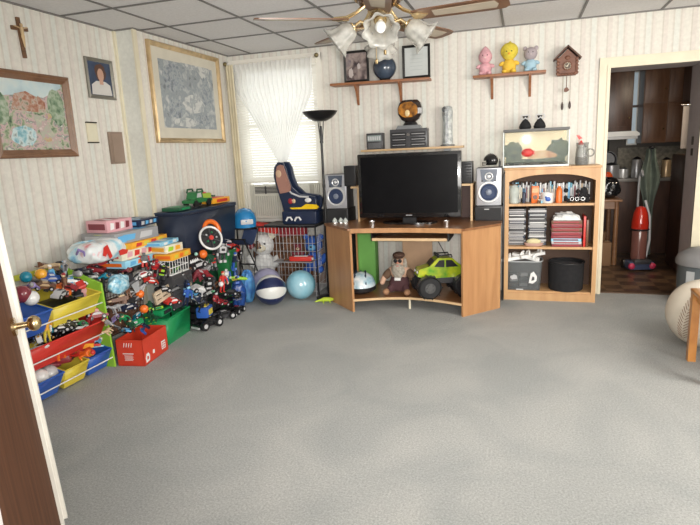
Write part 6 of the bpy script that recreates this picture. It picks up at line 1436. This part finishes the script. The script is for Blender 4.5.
tag(MB().box((0, 0, .0), (.30, .12, .10), 0, (0, D(-4), 0), .03).build('red_cushion', cl('dred'), loc=(-2.20, 5.05, .605)), 'dark red cushion above the brown bears in the cage', 'cushion')
t_fig('orange and brown toy figure lying before the wire cage above the balls', (-2.20, 4.80, .36), .17, 'orange', 'tan', 'brown', (D(80), 0, D(90)))
t_block('flat red and white toy box resting before the cage above the light blue ball', (-2.02, 4.79, .355), (.22, .08, .045), 'red', (0, 0, .1), c2='white', name='toy_box', cat='toy box')
# shelf that carries those two in front of the cage
o = thing('cage_ledge', 'narrow grey ledge along the front of the wire cage', 'ledge', (-2.10, 4.80, .342)); MB().bb(-.20, .20, -.055, .055, 0, .008).build('ledge_board', pl('grey'), o)
for s_ in (-.19, .19): MB().cyl((s_, .05, -.342), (s_, .05, 0), .005, seg=8).build('leg', pl('grey'), o)

# toy booster seat
st = thing('toy_booster_seat', 'navy child seat with brown padded back and yellow tray by the window', 'child seat', (-2.065, 4.985, .695))
nv = mat('navy_seat_plastic', (.015, .025, .06), .3)
MB().bb(-.17, .19, -.11, .11, 0, .13, 0, .02).build('base', nv, st)
def sh_(pts, y0, y1, m, name, b_=0):
    b = MB(); b.prism(pts, y0, y1, 0, 'y'); o = b.build(name, m, st, smooth=25)
    md = o.modifiers.new('bevel', 'BEVEL'); md.width = .012; md.segments = 2; return o
back = [(-.15, .12), (-.175, .22), (-.215, .36), (-.235, .46), (-.225, .55), (-.185, .60), (-.135, .595), (-.105, .54), (-.085, .44), (-.055, .36), (.02, .29), (.18, .265), (.20, .23), (.19, .16), (.17, .12)]
sh_(back, .05, .10, nv, 'side_shell'); sh_(back, -.10, -.06, nv, 'side_shell')
sh_([(-.15, .12), (-.175, .22), (-.215, .36), (-.235, .46), (-.225, .55), (-.185, .60), (-.165, .58), (-.195, .46), (-.15, .30), (-.12, .12)], -.06, .05, nv, 'back_shell')
pad_ = ([(-.185, .30), (-.215, .42), (-.218, .50), (-.20, .56), (-.17, .575), (-.14, .565), (-.125, .52), (-.10, .44), (-.075, .36), (-.085, .32), (-.12, .31)])
MB().prism([(x+.022, z) for x, z in pad_], -.125, -.101, 0, 'y').build('padding', mat('brown_pink_padding', (.34, .17, .13), .7), st, smooth=25)
MB().sph((-.165, -.125, .49), (.028, .008, .035)).build('pale_patch', mat('tan_patch', (.55, .38, .25), .6), st)
MB().tube([(-.10, -.105, .35), (-.05, -.108, .30), (.03, -.108, .268), (.12, -.108, .262)], .009).build('armrest_trim', pl('lgrey'), st)
MB().sph((.115, -.108, .232), (.035, .012, .022)).build('white_latch', pl('white'), st)
b = MB(); b.prism([(-.07, .165), (.05, .168), (.10, .198), (.20, .192), (.225, .170), (.21, .150), (-.05, .150)], -.135, -.112, 0, 'y'); b.build('tray', mat('glossy_yellow', (.85, .55, .01), .2, coat=.4), st, smooth=20)
b = MB(); b.sph((-.07, -.104, .225), (.026, .008, .028)); b.sph((-.035, -.104, .225), (.018, .008, .022), 1); b.build('badge', [pl('dred'), pl('tan')], st)
b = MB()
for x in (-.09, .0): b.tube([(x-.035, -.113, .035), (x-.015, -.114, .068), (x+.015, -.114, .068), (x+.03, -.113, .04)], .009)
b.build('white_marks', pl('white'), st)

# balls on the carpet
def panel_ball(label, loc, r, mA, mB, rot, n=6):
    b = MB(); b.sph((0, 0, 0), r, 0, seg=48)
    for f in b.bm.faces:
        c_ = f.calc_center_median(); a = math.atan2(c_.y, c_.x)+.45
        f.material_index = int(((a+PI)/(2*PI))*n) % 2
    o = b.build('beach_ball', [mA, mB], loc=loc, rot=rot, smooth=80); tag(o, label, 'ball'); return o
gw, gn, gs, glv = mat('ball_white', (.74, .75, .72), .3, coat=.3), mat('ball_navy', (.012, .022, .085), .3, coat=.3), mat('ball_sky', (.10, .44, .60), .2, var=.3, vs=4, coat=.6, col2=(.42, .66, .76)), mat('ball_lavender', (.36, .35, .50), .3, var=.1)
panel_ball('navy and white striped ball on the carpet in front', (-2.205, 4.46, .143), .142, gw, gn, (0, D(90), D(213)), 8)
o = MB().sph((0, 0, 0), .145, seg=40).build('play_ball', glv, loc=(-2.330, 4.745, .250)); tag(o, 'lavender ball behind the navy and white ball', 'ball'); o.location = (-2.365, 4.705, .146); o.scale = (1, 1, 1)
o = MB().sph((0, 0, 0), .140, seg=40).build('play_ball', gs, loc=(-2.005, 4.70, .141)); tag(o, 'shiny light blue ball on the carpet beside the lamp', 'ball')
o = thing('toy_lizard', 'small yellow green rubber toy on the carpet by the lamp base', 'toy', (-1.735, 4.60, .016), .4)
b = MB(); b.tube([(-.09, 0, 0), (-.05, .01, .006), (0, 0, .016), (.05, -.01, .016), (.08, 0, .012)], [.004, .010, .022, .020, .012])
for x, y in ((-.02, .03), (-.02, -.03), (.04, .03), (.04, -.03)): b.cyl((x, 0, .01), (x+.01, y*1.3, -.008), .006, seg=6)
b.build('rubber_body', mat('neon_yellow_green', (.55, .72, .05), .5), o)

# ================================================================== RIGHT FOREGROUND: TABLE, BALL, DRUM
hn = wood('orange_varnished_wood', (.42, .16, .035), (.58, .26, .07), .3, 3, (3, 3, 3), coat=.4)
tb = thing('side_table', 'orange varnished wooden table cut by the right edge of the photo', 'table', (1.30, 3.49, 0))
MB().bb(-.31, .34, -.22, .22, .436, .458, 0, .006).build('table_top', hn, tb)
MB().bb(-.285, .32, -.195, .195, .385, .4355).build('apron', hn, tb)
for x in (-.285, .30):
    for y in (-.19, .19): MB().prism([(x-.022, y-.022), (x+.022, y-.022), (x+.022, y+.022), (x-.022, y+.022)], 0, .4355).build('leg', hn, tb)
bb_ = thing('exercise_ball', 'large cream exercise ball with stitch marks behind the table', 'ball', (1.150, 3.975, .224), (D(12), 0, D(22)))
MB().sph((0, 0, 0), .222, seg=56).build('ball_skin', mat('cream_ball_skin', (.68, .62, .52), .4, var=.04), bb_)
b = MB()
for k in range(13):
    e = -.62+k*.10
    for q in (-1, 1):
        p_ = []
        for j_ in range(4):
            a = PI+.42+q*(.02+.045*j_); ee = e+.05*j_
            p_.append((.2225*math.cos(ee)*math.cos(a), .2225*math.cos(ee)*math.sin(a), .2225*math.sin(ee)))
        b.tube(p_, .0022, seg=5)
b.build('stitch_marks', mat('brown_stitch', (.30, .19, .13), .7), bb_)
db = thing('grey_drum', 'grey lidded barrel bin by the wall right of the doorway', 'bin', (1.415, 5.02, 0))
MB().lathe([(0, 0), (.155, 0), (.172, .02), (.18, .20), (.18, .34), (0, .34)], seg=36).build('drum_body', mat('slate_grey_plastic', (.10, .12, .13), .4), db)
MB().lathe([(.180, .335), (.196, .34), (.196, .378), (.175, .420), (.11, .462), (.05, .478), (0, .480)], seg=36).build('domed_lid', mat('grey_lid_plastic', (.22, .22, .225), .4), db)
b = MB(); b.prism([(-.05, .18), (-.05, .30), (.01, .30), (.01, .18)], -.181, -.178, 0, 'y'); b.build('label_patch', mat('pale_label', (.45, .47, .48), .5), db); b = None
db.rotation_euler = (0, 0, D(-35))

# ================================================================== KITCHEN
def cabinet(label, x0, x1, y0, y1, z0, z1, ndoor, m=cabwood, name='kitchen_cabinet', hz=.15, split=None):
    t = thing(name, label, 'cabinet', ((x0+x1)/2, (y0+y1)/2, z0))
    w_, d_, h_ = x1-x0, y1-y0, z1-z0
    MB().bb(-w_/2, w_/2, -d_/2, d_/2, 0, h_).build('cabinet_body', m, t)
    for k in range(ndoor):
        a = -w_/2+w_*k/ndoor+.006; c_ = a+w_/ndoor-.012
        for zz0, zz1 in ([(0.01, h_-.01)] if not split else [(.01, split-.006), (split+.006, h_-.01)]):
            b = MB(); b.bb(a, c_, -d_/2-.018, -d_/2-.001, zz0, zz1, 0, .003)
            for q in ((a+.05, c_-.05, zz0+.05, zz1-.05),): b.bb(q[0], q[1], -d_/2-.024, -d_/2-.018, q[2], q[3], 0, .004)
            dd = b.build('door', m, t)
            MB().sph((c_-.03, -d_/2-.034, zz0+hz if z0 > 1 else zz1-hz), .012, seg=10).build('knob', brass, dd)
    return t
cabinet('brown kitchen wall cabinet seen through the doorway above the counter', 1.36, 1.87, 7.52, 7.86, 1.30, 2.22, 2, split=.46)
cabinet('dark kitchen wall cabinet behind the pale window strip', .88, 1.25, 7.55, 7.87, 1.45, 2.25, 1, darkwood)
kw = MB(); kw.bb(1.25, 1.37, KY-.03, KY-.002, 1.28, 2.18); kwo = struct('window_2', kw, whitepaint); kwo.name = 'window_2'
MB().bb(1.265, 1.345, KY-.036, KY-.031, 1.30, 2.16).build('glass_pane', mat('dusky_window_glass', (.42, .50, .55), .3, emis=.42), kwo)
MB().bb(1.25, 1.37, KY-.040, KY-.0365, 1.74, 1.77).build('muntin', darkwood, kwo)
cabinet('tall dark brown pantry cupboard on the right side of the kitchen', 1.53, 2.1, 6.15, 6.75, 0, 1.18, 1, darkwood, 'pantry_cupboard')
cabinet('dark wall cabinet above the paper towel at the right of the kitchen', 1.62, 2.1, 6.55, 6.9, 1.72, 2.2, 1, darkwood)
ct = thing('kitchen_counter', 'cluttered kitchen counter under the wall cabinets', 'counter', (1.45, 7.55, 0))
MB().bb(-.60, .75, -.28, .32, 0, .86).build('base_unit', darkwood, ct); MB().bb(-.62, .77, -.31, .33, .8605, .90, 0, .006).build('worktop', mat('grey_worktop', (.22, .20, .18), .4), ct)
MB().bb(-.3, .5, .28, .31, .9005, 1.25).build('backsplash', mat('stone_backsplash', (.20, .18, .14), .6, var=.4, vs=25), ct)
hd = thing('range_hood', 'white range hood shelf under the dark kitchen cabinet', 'range hood', (1.08, 7.50, 1.394)); MB().prism([(-.22, 0), (.22, 0), (.22, .03), (.18, .055), (-.22, .055)], -.2, .2, 0, 'y').build('hood_body', pl('white'), hd); MB().bb(-.2, .2, -.19, .19, -.035, -.001).build('hood_filter', pl('lgrey'), hd)
tw_ = thing('hanging_towel', 'pale grey towel hanging from the dark cupboard in the kitchen', 'towel', (1.655, 6.52, 1.24)); MB().grid(lambda u, v: (-.11+.22*u, .0+.012*math.sin(u*14), .43*v), 20, 4).build('towel_cloth', mat('grey_towel', (.40, .36, .34), .9), tw_); MB().cyl((-.13, .0, .435), (.13, 0, .435), .008).build('towel_bar', chrome, tw_)
for i, (x, y, h_, r, c_, lb) in enumerate(((1.02, 7.36, .18, .09, 'grey', 'dark steel pot on the kitchen counter at the left'), (1.30, 7.38, .24, .055, 'lgrey', 'tall grey jar beside the steel pot on the kitchen counter'), (1.46, 7.42, .16, .07, 'dgrey', 'squat dark canister in the middle of the kitchen counter'), (1.62, 7.40, .22, .05, 'tan', 'slim tan canister at the right of the kitchen counter'), (1.16, 7.42, .12, .06, 'white', 'small white cup behind the steel pot on the counter'))):
    o = thing('kitchen_canister', lb, 'canister', (x, y, .9005)); MB().lathe([(0, 0), (r, 0), (r*1.05, h_*.1), (r, h_*.85), (r*.9, h_*.9), (0, h_*.9)], seg=20).build('canister_body', mat('steel_'+c_, K[c_], .3, .4), o); MB().lathe([(r*.92, h_*.9), (r*.5, h_), (0, h_*1.05)], seg=20).build('lid', pl('black'), o)
kt = thing('kitchen_table', 'brown wooden kitchen table just inside the doorway', 'table', (.76, 6.80, 0))
tm = wood('kitchen_table_wood', (.20, .09, .04), (.30, .15, .07), .35)
MB().bb(-.30, .27, -.30, .35, .70, .725, 0, .005).build('table_top', tm, kt)
for x in (-.25, .22):
    for y in (-.25, .30): MB().cyl((x, y, 0), (x, y, .70), .028, .022, seg=12).build('leg', tm, kt)
MB().bb(-.24, .21, -.26, -.24, .62, .699).build('apron', tm, kt)
for i, (x, y, z) in enumerate(((.74, 6.75, .0), )):
    o = thing('kitchen_stool', 'brown wooden stool pushed under the kitchen table', 'stool', (x, y, z)); MB().cyl((0, 0, .34), (0, 0, .37), .14, seg=24).build('seat', tm, o)
    for q in range(4): a = PI/4+q*PI/2; MB().cyl((.12*math.cos(a), .12*math.sin(a), 0), (.09*math.cos(a), .09*math.sin(a), .34), .014, seg=8).build('leg', tm, o)
    b = MB(); b.torus((0, 0, .13), .115, .008); b.build('stretcher', tm, o)
t_bag('glossy black plastic bag heaped on the kitchen table', (.90, 6.72, .7255), (.26, .26, .22), 'black', 'dgrey', seed=9, name='plastic_bag', m=mat('black_film', (.012, .012, .014), .12, coat=.8, bump=.8, bs=18))
t_bag('orange red package on the kitchen table behind the black bag', (.92, 7.0, .7255), (.16, .14, .26), 'orange', 'red', seed=11, name='orange_package')
t_bag('blue package at the left on the kitchen table', (.70, 6.75, .7255), (.14, .16, .17), 'blue', 'navy', seed=12, name='blue_package')
o = thing('hanging_apron', 'grey green cloth hanging inside the kitchen above the vacuum', 'apron', (1.31, 6.66, .10), (0, 0, 0))
MB().grid(lambda u, v: ((u-.5)*(.08+.12*math.exp(-((v-.72)/.16)**2)), .025*math.sin(u*11+v*2)+.03*(v-.5), 1.15*v), 28, 16).build('apron_cloth', mat('grey_green_cloth', (.13, .16, .13), .9, var=.2), o, smooth=80)
MB().sph((0, 0, 1.16), (.03, .03, .02)).build('hook', pl('black'), o); MB().cyl((0, .045, -.10), (0, .045, 1.18), .012, seg=10).build('pole', pl('dgrey'), o)
# upright vacuum
vc = thing('upright_vacuum', 'red and grey upright vacuum cleaner standing on the kitchen floor', 'vacuum cleaner', (1.185, 6.36, 0), D(12)); vc.scale = (.86, .9, 1)
b = MB(); b.box((0, -.02, .05), (.30, .22, .09), 0, None, .03); b.box((0, -.10, .095), (.20, .10, .05), 1, None, .02); b.build('floor_head', [mat('blue_grey_plastic', (.07, .09, .16), .35), pl('dgrey')], vc)
for s_ in (-1, 1): MB().sph((s_*.12, -.12, .05), (.04, .03, .035)).build('bumper', mat('magenta_plastic', (.65, .05, .12), .3), vc)
MB().lathe([(.08, .10), (.088, .14), (.088, .40), (.08, .42)], seg=24).build('dust_canister', mat('smoky_red_canister', (.24, .10, .08), .2, coat=.5), vc)
MB().lathe([(.090, .415), (.098, .43), (.096, .50), (.078, .60), (.05, .66), (0, .67)], seg=24).build('motor_cover', mat('glossy_vacuum_red', (.58, .03, .015), .12, coat=.8), vc)
b = MB(); b.torus((0, 0, .425), .096, .010); b.build('latch_ring', pl('black'), vc)
b = MB(); b.tube([(0, .08, .12), (.0, .09, .5), (.0, .10, .85), (0, .09, .98), (0, .03, 1.03), (0, .0, .98)], .014); b.build('handle', pl('grey'), vc)
b = MB(); b.tube([(.10, .02, .12), (.135, .03, .3), (.13, .05, .55), (.08, .08, .72)], .015); b.build('hose', pl('lgrey'), vc)
for s_ in (-1, 1): MB().cyl((s_*.155-.012, .05, .05), (s_*.155+.012, .05, .05), .048, seg=18).build('wheel', pl('black'), vc)

o = thing('brown_box', 'brown carton on the kitchen floor left under the table', 'box', (.80, 6.56, 0), .1); MB().bb(-.13, .13, -.10, .10, 0, .26, 0, .004).build('box_body', mat('kitchen_carton', (.24, .13, .06), .7), o); MB().bb(-.13, .13, -.006, .006, .2602, .262).build('tape', pl('tan'), o)
o = thing('basket_of_jars', 'small wicker basket on the brown carton under the kitchen table', 'basket', (.80, 6.56, .263)); MB().lathe([(0, 0), (.08, 0), (.10, .10), (.092, .10), (.075, .012), (0, .01)]).build('basket_body', mat('wicker', (.20, .11, .05), .8, bump=1, bs=90), o); MB().torus((0, 0, .10), .098, .007).build('rim', mat('wicker', (.2, .11, .05)), o)
o = thing('hanging_pan', 'dark frying pan hanging below the range hood', 'pan', (.98, 7.44, 1.12), (D(90), 0, 0)); MB().lathe([(0, 0), (.09, 0), (.105, .035), (.10, .035), (.085, .006), (0, .005)]).build('pan_body', pl('dgrey'), o); MB().cyl((0, .10, .03), (0, .24, .035), .010, seg=8).build('handle', pl('black'), o)
o = thing('dish_rack', 'white dish rack with plates on the kitchen counter', 'dish rack', (1.50, 7.62, .9005)); b = MB(); [b.cyl((-.14+.04*k, -.1, .0), (-.14+.04*k, -.1, .12), .004, seg=6) for k in range(8)]; b.tube([(-.15, -.11, .004), (.15, -.11, .004), (.15, .11, .004), (-.15, .11, .004)], .004, closed=True); b.build('rack_wires', pl('white'), o)
for k in range(4): MB().cyl((-.10+.05*k, 0, .10), (-.092+.05*k, 0, .10), .09, seg=24).build('plate', pl('lgrey'), o)
